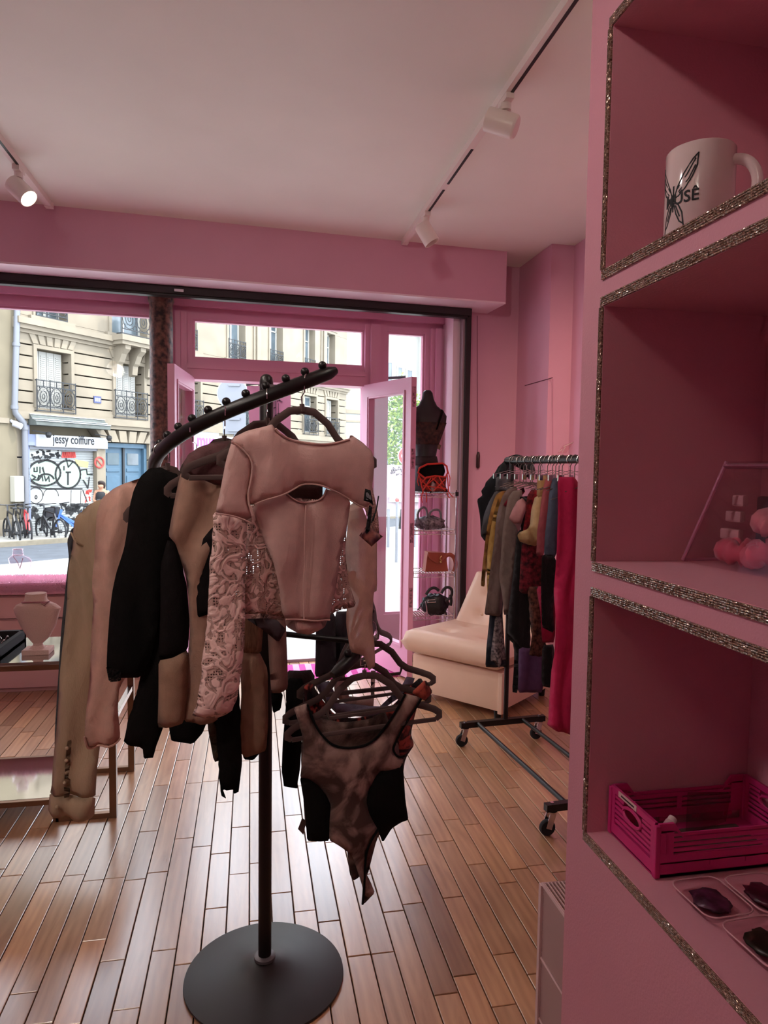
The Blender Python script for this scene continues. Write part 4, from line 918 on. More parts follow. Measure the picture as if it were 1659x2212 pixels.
# ================================================================== SPIRAL CLOTHES STAND
CXR, CYR, RR = .043, 1.987, .30
def arm_pt(th): return Vector((CXR + RR * math.sin(R_(th)), CYR - RR * math.cos(R_(th)), 1.670 + .00214 * th))
rk = thing('spiral_clothes_stand', 'black metal clothes stand with spiral arm and round base', 'clothes stand', (CXR, CYR, 0))
M['matte_black'] = mat('matte_black', '#2a2727', .42, .2)
MB().lathe([(.228, 0), (.232, .004), (.231, .009), (.20, .016), (.14, .024), (.085, .033), (.05, .043), (.028, .055), (.001, .056)], (CXR, CYR, 0), 72).build('base', M['matte_black'], rk, True)
ptop = on_y(572, 808, CYR).z
MB().lathe([(.019, .05), (.019, ptop - .022), (.0165, ptop - .009), (.010, ptop - .002), (.001, ptop)], (CXR, CYR, 0), 24).build('pole', M['black_metal'], rk, True)
MB().lathe([(.024, .052), (.031, .056), (.031, .064), (.022, .068)], (CXR, CYR, 0), 24).build('collar', mat('grey_collar', '#6a6668', .4, .4), rk, True)
ths = [33 - i * 4 for i in range(91)]
ap = [arm_pt(t) for t in ths]; MB().tube(ap, [.010, .0165] + [.0172] * (len(ap) - 4) + [.0165, .010], 12).build('spiral_arm', M['black_metal'], rk, True)
MB().cyl((CXR, CYR, ptop - .035), arm_pt(8) + Vector((0, 0, -.0)), .008, 10).build('strut', M['black_metal'], rk, True)
MB().cyl((CXR, CYR, arm_pt(-180).z), arm_pt(-180), .008, 10).build('strut', M['black_metal'], rk, True)
MB().cyl((CXR, CYR, arm_pt(-300).z), arm_pt(-300), .008, 10).build('strut', M['black_metal'], rk, True)
kn = MB().ball((CXR, CYR, 0), .0105, 14).build('knob', M['black_metal'], rk, True)
kth = [25.5 - 9.0 * i for i in range(40)]
for i, t in enumerate(kth):
    if t < -322: break
    o = kn if i == 0 else kn.copy()
    if i: COL.objects.link(o); o.parent = rk
    o.location = arm_pt(t) + Vector((0, 0, .0245)) - Vector((CXR, CYR, 0))
def AR(th): return (arm_pt(th), .0172)
# ---------------- cream lace outfit at the front
M['cream'] = cloth('cream', '#e0b8b0', var=.05); M['cream_rib'] = cloth('cream_rib', '#ddb4ac', var=.06)
M['lace'] = lace_mat('lace', '#e3bab2', 24, .44); M['lace_net'] = lace_mat('lace_net', '#ddb2aa', 28, .52, -.02)
M['sheer'] = sheer('sheer', '#d8b0a0', .86); M['sequin'] = lace_mat('sequin', '#e6bfb4', 110, .46, .05, '#c09a8e')
tp_ = PLN((.128, 1.665, 1.5), 20); g9 = garment('lace_sleeve_blouse', 'cream cropped top with lace sleeves hanging foremost on the spiral stand', 'top', tp_, 'tops on the spiral stand', 1.40)
yoke = [(530,175),(480,190),(380,215),(300,255),(275,285),(340,330),(408,410),(400,520),(372,640),(400,692),(430,690),(500,657),(600,630),(680,590),(750,556),(830,560),(900,588),(1000,628),(1090,690),(1150,716),(1172,680),(1182,560),(1192,420),(1180,350),(1130,290),(1060,243),(1045,245),(1040,270),(950,295),(850,306),(750,295),(650,270),(580,235),(552,203)]
sheet('yoke', yoke, tp_, M['cream'], g9, C5, t=.035, off=.028, fold=.007, res=.012)
sheet('short_sleeve', [(275,285),(340,330),(410,410),(402,500),(372,640),(407,790),(400,808),(330,775),(250,755),(165,745),(200,600),(240,400)], tp_, M['cream'], g9, C5, t=.03, off=.036, fold=.006, res=.012)
sheet('front_panel', [(640,615),(680,652),(740,682),(830,675),(880,642),(908,590),(1000,620),(1060,670),(1042,800),(1002,1000),(972,1200),(932,1400),(930,1440),(640,1435),(615,1380),(600,1250),(562,1080),(530,980),(490,870),(452,780),(428,715),(500,640),(600,615)], tp_, M['cream_rib'], g9, C5, t=.022, off=.012, fold=.007, ff=55, res=.013)
sheet('front_hem', [(640,1425),(780,1445),(930,1430),(905,1490),(800,1540),(730,1530),(660,1490)], tp_, M['cream_rib'], g9, C5, t=.012, off=.004, fold=.003)
p0, u_, n_ = tp_
MB().tube([(lambda w_: w_ + n_ * .026)(on_plane(*C5(q), p0, n_)) for q in ((757,695),(752,800),(748,950),(750,1050),(740,1250),(745,1428))], .0016, 6).build('centre_seam', M['cream'], g9, True)
sheet('lace_body', [(405,700),(640,640),(1060,680),(1072,800),(1062,1000),(1082,1200),(1130,1362),(1000,1392),(930,1440),(640,1440),(560,1420),(480,1415),(380,1420),(375,1300),(390,1000),(410,810)], tp_, M['lace_net'], g9, C5, t=.012, off=-.010, fold=.005, res=.015)
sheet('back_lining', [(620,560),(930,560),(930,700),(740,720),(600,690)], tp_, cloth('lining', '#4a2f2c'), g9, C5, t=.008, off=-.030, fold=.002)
sheet('hem_band', [(380,1405),(500,1400),(640,1430),(640,1450),(500,1432),(385,1436)], tp_, M['lace'], g9, C5, t=.01, off=.002, fold=.003)
sheet('lace_sleeve', [(172,740),(250,745),(330,765),(402,795),(395,900),(385,1100),(375,1300),(370,1450),(350,1700),(330,1850),(310,1950),(280,2020),(200,2060),(60,2065),(35,2055),(60,1980),(85,1850),(100,1700),(130,1500),(140,1300),(150,1100),(168,900)], tp_, M['lace'], g9, C5, t=.04, off=.015, fold=.009, res=.013, jag=.0015)
sheet('far_sleeve', [(1120,720),(1190,660),(1240,800),(1302,920),(1302,1270),(1280,1282),(1270,1500),(1290,1770),(1240,1800),(1210,1700),(1130,1680),(1100,1500),(1108,1350),(1120,1250),(1105,1000),(1120,850)], tp_, M['sheer'], g9, C5, t=.03, off=-.045, fold=.008, res=.014)
sheet('sequin_panel', [(1180,350),(1215,380),(1232,500),(1262,620),(1292,760),(1302,915),(1250,850),(1190,680),(1180,500)], tp_, M['sequin'], g9, C5, t=.02, off=-.030, fold=.004, res=.012)
hem([(430,690),(500,657),(600,630),(680,590),(750,556),(830,560),(900,588),(1000,628),(1090,690),(1150,716)], tp_, M['cream'], g9, C5, .028, .007)
hem([(165,745),(250,755),(330,775),(400,808)], tp_, M['cream'], g9, C5, .036, .006)
hem([(552,203),(580,235),(650,270),(750,295),(850,306),(950,295),(1040,270)], tp_, M['cream'], g9, C5, .028, .007, r=.003, name='neckband')
hem([(275,287),(340,330),(408,410),(400,520),(372,640),(404,760)], tp_, M['cream'], g9, C5, .034, .007, name='armhole_seam', lift=.006)
hem([(640,1435),(780,1440),(930,1440)], tp_, M['cream_rib'], g9, C5, .012, .007, 55)
hem([(640,615),(680,652),(740,682),(830,675),(880,642),(908,592)], tp_, M['cream_rib'], g9, C5, .012, .007, 55, name='neckband')
# tags
tg = thing('garment_label', 'black fabric label and card tag pinned to the lace top', 'label', on_plane(*C5((1110, 640)), p0 + n_ * .055, n_), None)
sheet('woven_label', [(1095,585),(1130,595),(1148,690),(1125,672),(1085,660)], tp_, cloth('label_black', '#141214'), tg, C5, t=.003, off=.060, fold=.0, res=.006, sm=0)
sheet('ribbon', [(1120,690),(1140,700),(1125,850),(1105,870),(1095,860)], tp_, cloth('label_ribbon', '#201c20'), tg, C5, t=.003, off=.062, fold=.001, res=.006, sm=0)
MB().tube([on_plane(*C5(q), p0, n_) + n_ * .064 for q in ((1176,630),(1165,700),(1140,790),(1150,740),(1130,800))], .0018, 6).build('cord', M['ink'], tg)
sheet('card', [(1112,815),(1212,888),(1140,952),(1060,882)], tp_, mat('card_print', '#a86a5e', .8, vscale=60, col2='#5a3a48'), tg, C5, t=.003, off=.058, fold=.0, res=.01, sm=0)
b = MB()
for pts in (((1098,610),(1104,640)), ((1104,608),(1112,645)), ((1112,615),(1120,650)), ((1097,650),(1110,655)), ((1122,625),(1128,655))): b.tube([on_plane(*C5(q), p0, n_) + n_ * .0635 for q in pts], .0009, 5)
b.build('lettering', M['sign_white'], tg)
hanger(on_plane(*C5((775, 75)), p0, n_) - n_ * .012, 20, 'dark velvet hanger carrying the cream lace top', AR(18), group='velvet hangers on the spiral stand', w=.40)
# ---------------- left garments
pk = PLN((-.06, 1.735, 1.5), 8)
M['mauve'] = cloth('mauve', '#6d4b4c', bump=.5, bs=200); M['taupe'] = cloth('taupe', '#b08a78'); M['taupe2'] = cloth('taupe2', '#b08c76'); M['black_c'] = cloth('black_c', '#0d0a0a', sheen=.0); M['black_d'] = cloth('black_d', '#120c0d', sheen=.0)
g5 = garment('patchwork_shirt', 'taupe and black patchwork top with mauve shoulders behind the lace top', 'top', pk, 'tops on the spiral stand', 1.30)
sheet('shoulder_yoke', [(1030,175),(940,185),(860,210),(800,250),(775,300),(765,352),(820,362),(900,392),(945,412),(1040,420),(1050,200)], pk, M['mauve'], g5, C4, t=.05, off=.012, fold=.006, res=.014)
sheet('upper_sleeve', [(765,345),(750,400),(720,550),(697,680),(735,722),(760,800),(790,900),(802,1000),(812,1200),(803,1290),(803,1450),(770,1680),(960,1682),(960,1500),(960,1100),(960,900),(980,700),(1000,640),(1020,560),(1040,410),(945,405),(900,385),(820,355)], pk, M['taupe'], g5, C4, t=.05, fold=.013, ff=80, res=.016)
sheet('black_panel', [(655,845),(697,688),(735,720),(770,850),(797,950),(812,1150),(803,1292),(720,1332),(645,1347),(655,1100)], pk, M['black_d'], g5, C4, t=.04, off=-.008, fold=.006)
sheet('flared_cuff', [(645,1340),(720,1328),(806,1288),(800,1500),(780,1675),(690,1705),(640,1702),(645,1500)], pk, M['taupe2'], g5, C4, t=.045, off=-.004, fold=.008)
sheet('inner_panel', [(872,700),(925,635),(1000,600),(1000,1100),(905,1092),(850,1108),(842,1000)], pk, M['black_d'], g5, C4, t=.02, off=.022, fold=.004)
hanger(on_plane(488, 952, pk[0], pk[2]) - pk[2] * .035, 8, 'dark velvet hanger inside the patchwork top', AR(-20), group='velvet hangers on the spiral stand', w=.27)
hanger(on_plane(577, 915, Vector((.05, 1.76, 1.5)), pk[2]), 25, 'dark velvet hanger just behind the lace top', AR(-1), group='velvet hangers on the spiral stand')
pb = PLN((-.20, 1.815, 1.5), 2)
g4 = garment('black_lace_top', 'black long sleeved top with lace cuff on the spiral stand', 'top', pb, 'tops on the spiral stand', 1.2)
sheet('sleeve', [(660,318),(600,323),(550,368),(515,440),(495,520),(480,640),(460,750),(420,880),(400,980),(385,1100),(375,1250),(372,1380),(390,1440),(450,1442),(547,1440),(600,1340),(640,1180),(665,950),(700,820),(760,700),(770,500),(750,355),(700,340)], pb, M['black_c'], g4, C4, t=.06, fold=.010, res=.018)
sheet('body', [(640,700),(760,690),(800,1200),(690,1480),(670,1700),(612,1880),(560,1892),(552,1832),(480,1818),(450,1792),(500,1600),(548,1430),(600,1100)], pb, M['black_c'], g4, C4, t=.04, off=-.03, fold=.008, jag=.002)
sheet('lace_cuff', [(372,1360),(450,1390),(450,1445),(388,1448)], pb, lace_mat('black_lace', '#2a1f22', 60, .52, 0, '#120c0e'), g4, C4, t=.03, off=.016, fold=.003)
hanger(on_plane(360, 1012, pb[0], pb[2]) - pb[2] * .035, 2, 'dark velvet hanger inside the black lace top', AR(-62), group='velvet hangers on the spiral stand', w=.20)
hanger(on_plane(425, 985, Vector((-.15, 1.86, 1.5)), pb[2]), -5, 'dark velvet hanger between the black and patchwork tops', AR(-38), group='velvet hangers on the spiral stand', w=.18)
pc = PLN((-.32, 1.885, 1.4), 0)
g3 = garment('cream_shirt', 'pale cream long sleeved shirt between black top and olive shirt', 'shirt', pc, 'tops on the spiral stand', 1.15)
M['cream3'] = cloth('cream3', '#dcb0a0', var=.06); M['olive'] = cloth('olive', '#bda389', var=.10, vs=14, stretch=(1,1,.25))
sheet('body', [(560,372),(480,398),(400,432),(342,480),(317,560),(307,700),(301,820),(290,1000),(280,1200),(267,1500),(258,1740),(270,1822),(330,1800),(420,1782),(440,1760),(430,1600),(440,1480),(560,1300),(600,1000),(600,700),(600,450)], pc, M['cream3'], g3, C4, t=.06, fold=.015, ff=85)
hem([(258,1740),(270,1822),(330,1800),(420,1782),(440,1760)], pc, M['cream3'], g3, C4, 0, .015, 85, r=.003, name='frayed_hem')
hanger(on_plane(326, 1042, pc[0], pc[2]) - pc[2] * .035, 0, 'dark velvet hanger inside the cream shirt', AR(-80), group='velvet hangers on the spiral stand', w=.26)
po = PLN((-.42, 1.965, 1.3), -2)
g1 = garment('olive_shirt', 'olive beige linen shirt with long buttoned cuff, outermost on the left', 'shirt', po, 'tops on the spiral stand', 1.1)
sheet('sleeve', [(640,430),(420,468),(335,490),(270,520),(215,580),(187,660),(177,800),(162,1000),(150,1200),(130,1400),(110,1600),(95,1800),(80,2000),(62,2060),(315,2065),(322,1950),(330,1800),(330,1500),(360,1200),(520,900),(640,600)], po, M['olive'], g1, C4, t=.07, fold=.014, ff=80)
cu_ = sheet('cuff', [(62,2050),(180,2065),(316,2052),(306,2172),(190,2182),(50,2162)], po, M['olive'], g1, C4, t=.075, off=.002, fold=.014, ff=80, res=.014)
sheet('placket', [(176,1750),(196,1748),(185,1850),(180,2060),(150,2060),(160,1900)], po, M['olive'], g1, C4, t=.012, off=.021, fold=.014, ff=80, res=.010)
for q in hem([(178,1780),(170,1860),(160,1990),(120,2110)], po, None, g1, C4, .026, .014, 80, r=0)[1::4]: MB().ball(q, .005, 8).build('button', mat('button', '#b09a80', .4), g1, True)
hem([(186,665),(235,715),(300,770)], po, M['olive'], g1, C4, .016, .014, 80, r=.003, name='shoulder_seam')
pz = PLN((-.45, 2.045, 1.3), -3)
g2 = garment('dark_blouse', 'dark navy blouse barely showing behind the olive shirt', 'blouse', pz, 'tops on the spiral stand', 1.1)
sheet('body', [(640,560),(300,620),(182,640),(152,710),(162,800),(150,900),(130,1100),(115,1300),(102,1500),(90,1700),(90,1835),(110,1835),(240,1700),(330,1000),(640,800)], pz, cloth('navy', '#14131c'), g2, C4, t=.05, fold=.01)
hanger(on_plane(325, 1068, po[0], po[2]) - po[2] * .035, -2, 'dark velvet hanger inside the olive shirt', AR(-97), group='velvet hangers on the spiral stand', w=.30)
hanger(on_plane(322, 1120, pz[0], pz[2]), -3, 'dark velvet hanger inside the dark blouse', AR(-112), group='velvet hangers on the spiral stand', w=.28)
# ---------------- sleeves seen below the lace top
p6 = PLN((-.02, 1.83, 1.2), 5)
g6 = garment('ragged_black_top', 'black top with torn hem behind the lace top', 'top', p6, 'tops on the spiral stand', 1.2)
sheet('torn_sleeve', [(950,1100),(1060,1100),(1075,1500),(1088,1880),(1072,2040),(1045,2048),(1042,2030),(1010,2032),(988,2020),(1002,2078),(975,2052),(962,1900),(950,1600)], p6, M['black_c'], g6, C4, t=.03, fold=.006, jag=.0015)
sheet('dark_hem', [(700,1500),(900,1500),(902,1700),(880,1762),(832,1818),(712,1800),(700,1745)], p6, M['black_c'], g6, C4, t=.03, off=-.035, fold=.006, jag=.001)
sheet('olive_lining', [(900,1400),(965,1400),(965,1650),(988,1872),(940,1892),(905,1700)], p6, cloth('dark_olive', '#4a3a2a'), g6, C4, t=.025, off=-.012, fold=.005)
p7 = PLN((.0, 1.895, 1.2), 3)
g7 = garment('taupe_knit', 'taupe knit top with gathered sleeves beside the pole', 'top', p7, 'tops on the spiral stand', 1.1)
sheet('gathered_rib', [(1070,900),(1210,900),(1200,1180),(1190,1305),(1070,1295)], p7, cloth('rib', '#a08068', var=.25, vs=90, stretch=(3,3,.4)), g7, C4, t=.03, off=.01, fold=.004)
sheet('sleeve', [(1068,1295),(1180,1298),(1228,1400),(1228,1680),(1217,1822),(1160,1852),(1110,1862),(1073,1820),(1073,1700),(1085,1500)], p7, M['taupe2'], g7, C4, t=.045, fold=.010, ff=90)
sheet('dark_cuff', [(1080,1810),(1200,1830),(1150,1885),(1100,1880)], p7, M['black_c'], g7, C4, t=.03, off=-.012, fold=.002)
p8 = PLN((.07, 1.875, 1.2), 12)
g8 = garment('beige_cardigan', 'beige cardigan whose sleeve hangs right of the pole', 'cardigan', p8, 'tops on the spiral stand', 1.1)
sheet('sleeve', [(1220,900),(1320,900),(1320,1160),(1327,1300),(1332,1490),(1290,1512),(1240,1512),(1230,1350)], p8, cloth('beige8', '#b08a80'), g8, C4, t=.04, fold=.006)
sheet('cuff', [(1240,1505),(1305,1515),(1292,1602),(1250,1622)], p8, M['black_c'], g8, C4, t=.03, fold=.003)
sheet('tail', [(1095,1110),(1260,1115),(1310,1170),(1270,1238),(1200,1180)], p8, cloth('grey8', '#5a4a50'), g8, C4, t=.02, off=.02, fold=.004)
# slate trousers, black blouse and pale tops on the lower turn
pS = PLN((.27, 1.93, 1.1), 10)
gs = garment('slate_trousers', 'slate grey trousers hanging under the lace top', 'trousers', pS, 'clothes on the lower turn of the spiral', 1.1)
sheet('leg', [(430,-60),(565,-60),(570,200),(572,420),(500,430),(418,425),(425,200)], pS, cloth('slate', '#4a4048'), gs, C6, t=.04, fold=.006)
sheet('leg', [(575,-60),(690,-60),(680,200),(665,390),(578,400)], pS, cloth('slate2', '#433a42'), gs, C6, t=.04, off=-.02, fold=.006)
pB = PLN((.10, 2.06, 1.0), 5)
gb = garment('black_cuffed_blouse', 'black long sleeved blouse whose cuff hangs beside the pole', 'blouse', pB, 'clothes on the lower turn of the spiral', .9)
sheet('sleeve', [(215,430),(330,430),(320,800),(305,1100),(285,1230),(285,1258),(240,1258),(185,1245),(180,1200),(168,1130),(178,900),(200,620)], pB, M['black_c'], gb, C6, t=.05, fold=.008)
sheet('body', [(205,390),(420,380),(420,760),(300,800),(205,640)], pB, cloth('plum', '#2a1a1c'), gb, C6, t=.05, off=-.02, fold=.01)
pW = PLN((.33, 2.03, 1.0), 8)
for nm, lab, pts, m, off in (('lilac_camisole', 'lilac grey strap top behind the tie dye bodysuit', [(410,470),(520,450),(600,620),(900,640),(1060,500),(1100,420),(1160,430),(1130,520),(960,640),(900,720),(600,720),(480,600)], cloth('lilac_c', '#7f7286'), 0),
      ('pale_blouse', 'pale cream blouse behind the tie dye bodysuit', [(580,430),(660,400),(700,600),(860,600),(860,400),(900,400),(880,680),(680,660),(590,600)], cloth('pale_c', '#b99a94'), -.04)):
    gg = garment(nm, lab, 'top', pW, 'clothes on the lower turn of the spiral', .95); sheet('body', pts, pW, m, gg, C6, t=.02, off=off, fold=.004, sm=0)
# ---------------- red tie dye top and tie dye bodysuit
pR = PLN((.31, 1.86, 1.0), 14); gr_ = garment('red_tiedye_top', 'red and black tie dye sleeveless top behind the bodysuit', 'top', pR, 'clothes on the lower turn of the spiral', .85)
M['red_tie'] = tiedye('red_tie', '#170c10', '#3a1418', '#a8453c', 26)
sheet('body', [(340,500),(400,470),(480,600),(560,700),(700,740),(900,720),(1020,620),(1100,520),(1215,430),(1270,520),(1225,585),(1190,640),(1140,850),(1165,940),(1110,1010),(1090,1060),(1060,1300),(400,1300),(330,1000),(330,700)], pR, M['red_tie'], gr_, C6, t=.04, off=-.01, fold=.006, res=.016)
sheet('red_strap', [(1110,520),(1215,425),(1272,520),(1215,585),(1160,560)], pR, tiedye('red_strap', '#2a1114', '#9a4038', '#b2503f', 20), gr_, C6, t=.02, off=.02, fold=.003, res=.012)
hanger(on_plane(*C6((760, 330)), pR[0], pR[2]), 14, 'dark velvet hanger of the red tie dye top', AR(-300), group='velvet hangers on the spiral stand', w=.43)
pD = PLN((.27, 1.765, 1.0), 6); gd = garment('tiedye_bodysuit', 'grey brown tie dye bodysuit with black side panels', 'bodysuit', pD, 'clothes on the lower turn of the spiral', .8)
M['tie'] = tiedye('tie', '#57403b', '#94756c', '#c2a095', 11)
sheet('front', [(250,640),(350,610),(365,640),(400,740),(440,820),(500,890),(560,930),(660,945),(760,930),(850,880),(920,800),(970,740),(1040,640),(1085,540),(1195,565),(1160,650),(1120,720),(1085,790),(1020,900),(995,950),(1010,990),(1050,1020),(1085,1010),(1075,1080),(1070,1150),(900,1110),(860,1160),(810,1260),(795,1340),(810,1420),(850,1500),(880,1550),(820,1640),(790,1720),(780,1850),(830,1950),(862,2030),(775,2100),(755,2095),(765,1980),(740,1900),(700,1780),(680,1730),(600,1680),(520,1640),(520,1500),(530,1380),(500,1310),(440,1230),(370,1180),(300,1160),(310,1080),(320,980),(320,860),(290,760)], pD, M['tie'], gd, C6, t=.045, off=.005, fold=.006, res=.013)
for pts in ([(298,1155),(370,1178),(440,1228),(502,1308),(535,1380),(525,1500),(522,1645),(450,1650),(355,1640),(345,1500),(330,1350)], [(1072,1060),(1080,1150),(1090,1350),(1108,1480),(1060,1500),(990,1550),(920,1660),(880,1550),(850,1500),(808,1420),(793,1340),(808,1260),(858,1160),(930,1100)]):
    sheet('side_panel', pts, pD, M['black_c'], gd, C6, t=.04, off=.004, fold=.004, res=.014)
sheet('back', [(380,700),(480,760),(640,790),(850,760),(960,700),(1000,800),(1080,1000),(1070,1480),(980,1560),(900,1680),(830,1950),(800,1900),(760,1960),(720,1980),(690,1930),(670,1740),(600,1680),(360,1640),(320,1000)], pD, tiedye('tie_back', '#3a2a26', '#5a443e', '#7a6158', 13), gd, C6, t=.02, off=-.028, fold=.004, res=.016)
def edging(pts, name='binding'): hem(pts, pD, M['black_c'], gd, C6, .005, .006, r=.003, name=name, lift=.004)
edging([(355,620),(400,740),(440,820),(500,890),(560,930),(660,945),(760,930),(850,880),(920,800),(970,740),(1040,640),(1085,545)]); edging([(1195,570),(1120,720),(1020,900),(993,950),(1010,995),(1050,1025),(1085,1012)]); edging([(880,1550),(820,1640),(790,1720),(780,1850),(775,1960),(760,2095)])
MB().prism([on_plane(*C6(q), pD[0], pD[2]) for q in ((320,1480),(352,1500),(330,1602),(290,1560))], (0, .003, 0)).build('swing_tag', mat('tag_brown', '#4a332c', .8), gd)
hanger(on_plane(*C6((785, 412)), pD[0], pD[2]), 6, 'dark velvet hanger of the tie dye bodysuit', AR(-309), group='velvet hangers on the spiral stand', w=.415, h=.145, tilt=2.5)
for th, ph, lab in ((-262, 56, 'empty velvet hanger by the armchair on the lower spiral'), (-254, 64, 'second empty velvet hanger by the armchair on the lower spiral'), (-288, 10, 'velvet hanger tip left of the slate trousers')):
    a = arm_pt(th); hanger((a.x, a.y, a.z - .045), ph, lab, (a, .0172), group='velvet hangers on the spiral stand', w=.40)
# ================================================================== ARMCHAIR
M['vinyl'] = mat('vinyl', '#e6c6ae', .38, var=.03, vscale=4, bump=.12, bscale=300)
c0 = Vector((1.46, 3.82, 0)); aD = Vector((-.64, .768, 0)); bD = Vector((.768, .64, 0))
CM = Matrix(((aD.x, bD.x, 0, c0.x), (aD.y, bD.y, 0, c0.y), (0, 0, 1, 0), (0, 0, 0, 1)))
ch = thing('lounge_chair', 'low cream vinyl lounge chair with button tufted cushions', 'armchair', CM @ Vector((.34, .35, 0)))
MB().box((.02, .02, .055), (.68, .70, .30), CM, bev=.018).build('base', M['vinyl'], ch, True)
MB().box((.0, .0, .05), (.03, .03, .30), CM, bev=.006).build('corner_piping', M['vinyl'], ch, True)
for a, b_ in ((.06, .06), (.62, .06), (.06, .64), (.62, .64)): MB().lathe([(.02, 0), (.025, .06)], CM @ Vector((a, b_, 0)), 12).build('foot', M['black_metal'], ch)
def cushion(nm, fn, nu, nv, th, tufts, par, edge=.09):
    V, Fc = [], []
    for side in (1, -1):
        for i in range(nu + 1):
            for j in range(nv + 1):
                x, y = i / nu, j / nv; e = min(x, 1-x, y * 1.0, 1-y); pr = math.sqrt(max(0, 1 - (1 - min(e / edge, 1)) ** 2)); h = pr * th / 2
                if side > 0:
                    for tx_, ty_ in tufts: d = math.hypot((x - tx_) * 1.0, (y - ty_)); h -= .028 * math.exp(-(d / .055) ** 2) + .010 * math.exp(-(d / .16) ** 2)
                V.append(fn(x, y, h * side))
        o = 0 if side > 0 else (nu+1)*(nv+1)
        for i in range(nu):
            for j in range(nv):
                q = (o+i*(nv+1)+j, o+(i+1)*(nv+1)+j, o+(i+1)*(nv+1)+j+1, o+i*(nv+1)+j+1); Fc.append(q if side > 0 else q[::-1])
    b = MB(); b.v = [tuple(v) for v in V]; b.f = Fc
    me = b.build(nm, M['vinyl'], par, smooth='all', fix=False)
    bm = bmesh.new(); bm.from_mesh(me.data); bmesh.ops.remove_doubles(bm, verts=bm.verts[:], dist=1e-4); bmesh.ops.recalc_face_normals(bm, faces=bm.faces[:]); bm.to_mesh(me.data); bm.free()
    for tx_, ty_ in tufts: MB().ball(fn(tx_, ty_, th/2 - .032), .011, 10).build('button', M['vinyl'], me, True)
    return me
cushion('seat_cushion', lambda x, y, h: CM @ Vector((-.02 + x*.74, -.06 + y*.64, .372 + .02*(1-y) + h)), 28, 24, .15, ((.3, .35), (.7, .35), (.3, .72), (.7, .72)), ch)
def backfn(x, y, h):
    w_ = .70 - .16 * y; return CM @ Vector((.34 + (x - .5) * w_, .52 + .20 * y - h * .95, .37 + y * .40 + h * .3))
cushion('back_cushion', backfn, 26, 24, .16, ((.3, .3), (.7, .3), (.3, .68), (.7, .68)), ch)
# ================================================================== ROLLING RAIL WITH CLOTHES
rr = thing('garment_rail', 'black rolling garment rail on castors in front of the armchair', 'clothes rail', (1.4, 3.1, 0))
U0, U1, ZR = Vector((1.385, 3.56, 0)), Vector((1.46, 2.62, 0)), 1.552
def vz(v, z): return Vector((v.x, v.y, z))
MB().tube([vz(U0, ZR) + (U0 - U1).normalized() * .06, vz(U1, ZR) + (U1 - U0).normalized() * .3], .0190, 14).build('top_rail', M['black_metal'], rr, True)
for k, U in enumerate((U0, U1)):
    MB().cyl(vz(U, .115), vz(U, ZR), .0135, 12).build('upright', M['black_metal'], rr, True)
    d = Vector((.985, .08, 0)); f0, f1 = vz(U, .115) - d * .27, vz(U, .115) + d * .24
    MB().bar(f0, f1, .030, .030).build('foot_bar', M['black_metal'], rr)
    for q in (f0 + d * .03, f1 - d * .03):
        cs = MB().cyl(q + Vector((0,0,.02)), q + Vector((0,0,-.022)), .008, 8); cs.cyl(q + Vector((0,0,-.016)), q + Vector((0,0,-.022)), .022, 14)
        off = Vector((-.022, -.008, 0)); hb = q + off; hb.z = .034
        for s_ in (-1, 1): cs.bar(q + Vector((0, s_*.016, -.02)), hb + Vector((0, s_*.016, 0)), .026, .004, up=(0,1,0))
        co = cs.build('castor', M['chrome'], rr, True)
        wh = MB(); wh.lathe([(.012, -.011), (.030, -.011), (.0335, -.006), (.0335, .006), (.030, .011), (.012, .011)], hb, 20, Matrix.Rotation(R_(90), 3, 'X')); wh.build('wheel', M['tyre'], co, True)
for s in (-.17, .10):
    a = vz(U0, .118) + Vector((.985, .08, 0)) * s; c_ = vz(U1, .118) + Vector((.985, .08, 0)) * s; MB().cyl(a, c_, .0115, 10).build('base_rail', M['black_metal'], rr, True)
M['dark_chrome'] = mat('dark_chrome', '#6d6462', .3, .9)
def rail_pt(Y): t = (3.56 - Y) / (3.56 - 2.62); return Vector((1.385 + .075 * t, Y, ZR))
GR = 'clothes on the rolling rail'
def rg(nm, lab, cat, Y, pieces, hang=True, wire=True, phi=0, ztop=None):
    pl = PLN((1.4, Y, 1.3), phi); t = garment(nm, lab, cat, pl, GR, 1.3)
    for i, (pn_, pts, m, kw) in enumerate(pieces): k = dict(t=.035, fold=.010, ff=60); k.update(kw); cf = k.pop('cf', C3); sheet(pn_, pts, pl, m, t, cf, **k)
    if hang:
        rp = rail_pt(Y); zt_ = ztop or 1.44
        b = MB(); b.tube([Vector((rp.x, Y, zt_)), Vector((rp.x, Y, ZR - .03)), Vector((rp.x + .0212, Y, ZR))] + [Vector((rp.x + .0212 * math.cos(R_(k)), Y, ZR + .0212 * math.sin(R_(k)))) for k in (40, 90, 140, 190)], .0022, 6)
        b.tube([Vector((rp.x - .11, Y, zt_ - .03)), Vector((rp.x - .05, Y, zt_ - .012)), Vector((rp.x, Y, zt_)), Vector((rp.x + .05, Y, zt_ - .012)), Vector((rp.x + .11, Y, zt_ - .03))], .0022, 6)
        hh = b.build('wire_hanger', M['dark_chrome']); tag(hh, 'thin metal hanger holding the ' + lab.split(' on ')[0].split(' under')[0].split(' with')[0].split(' behind')[0], 'hanger', 'chrome hangers on the rolling rail')
    return t
K = cloth
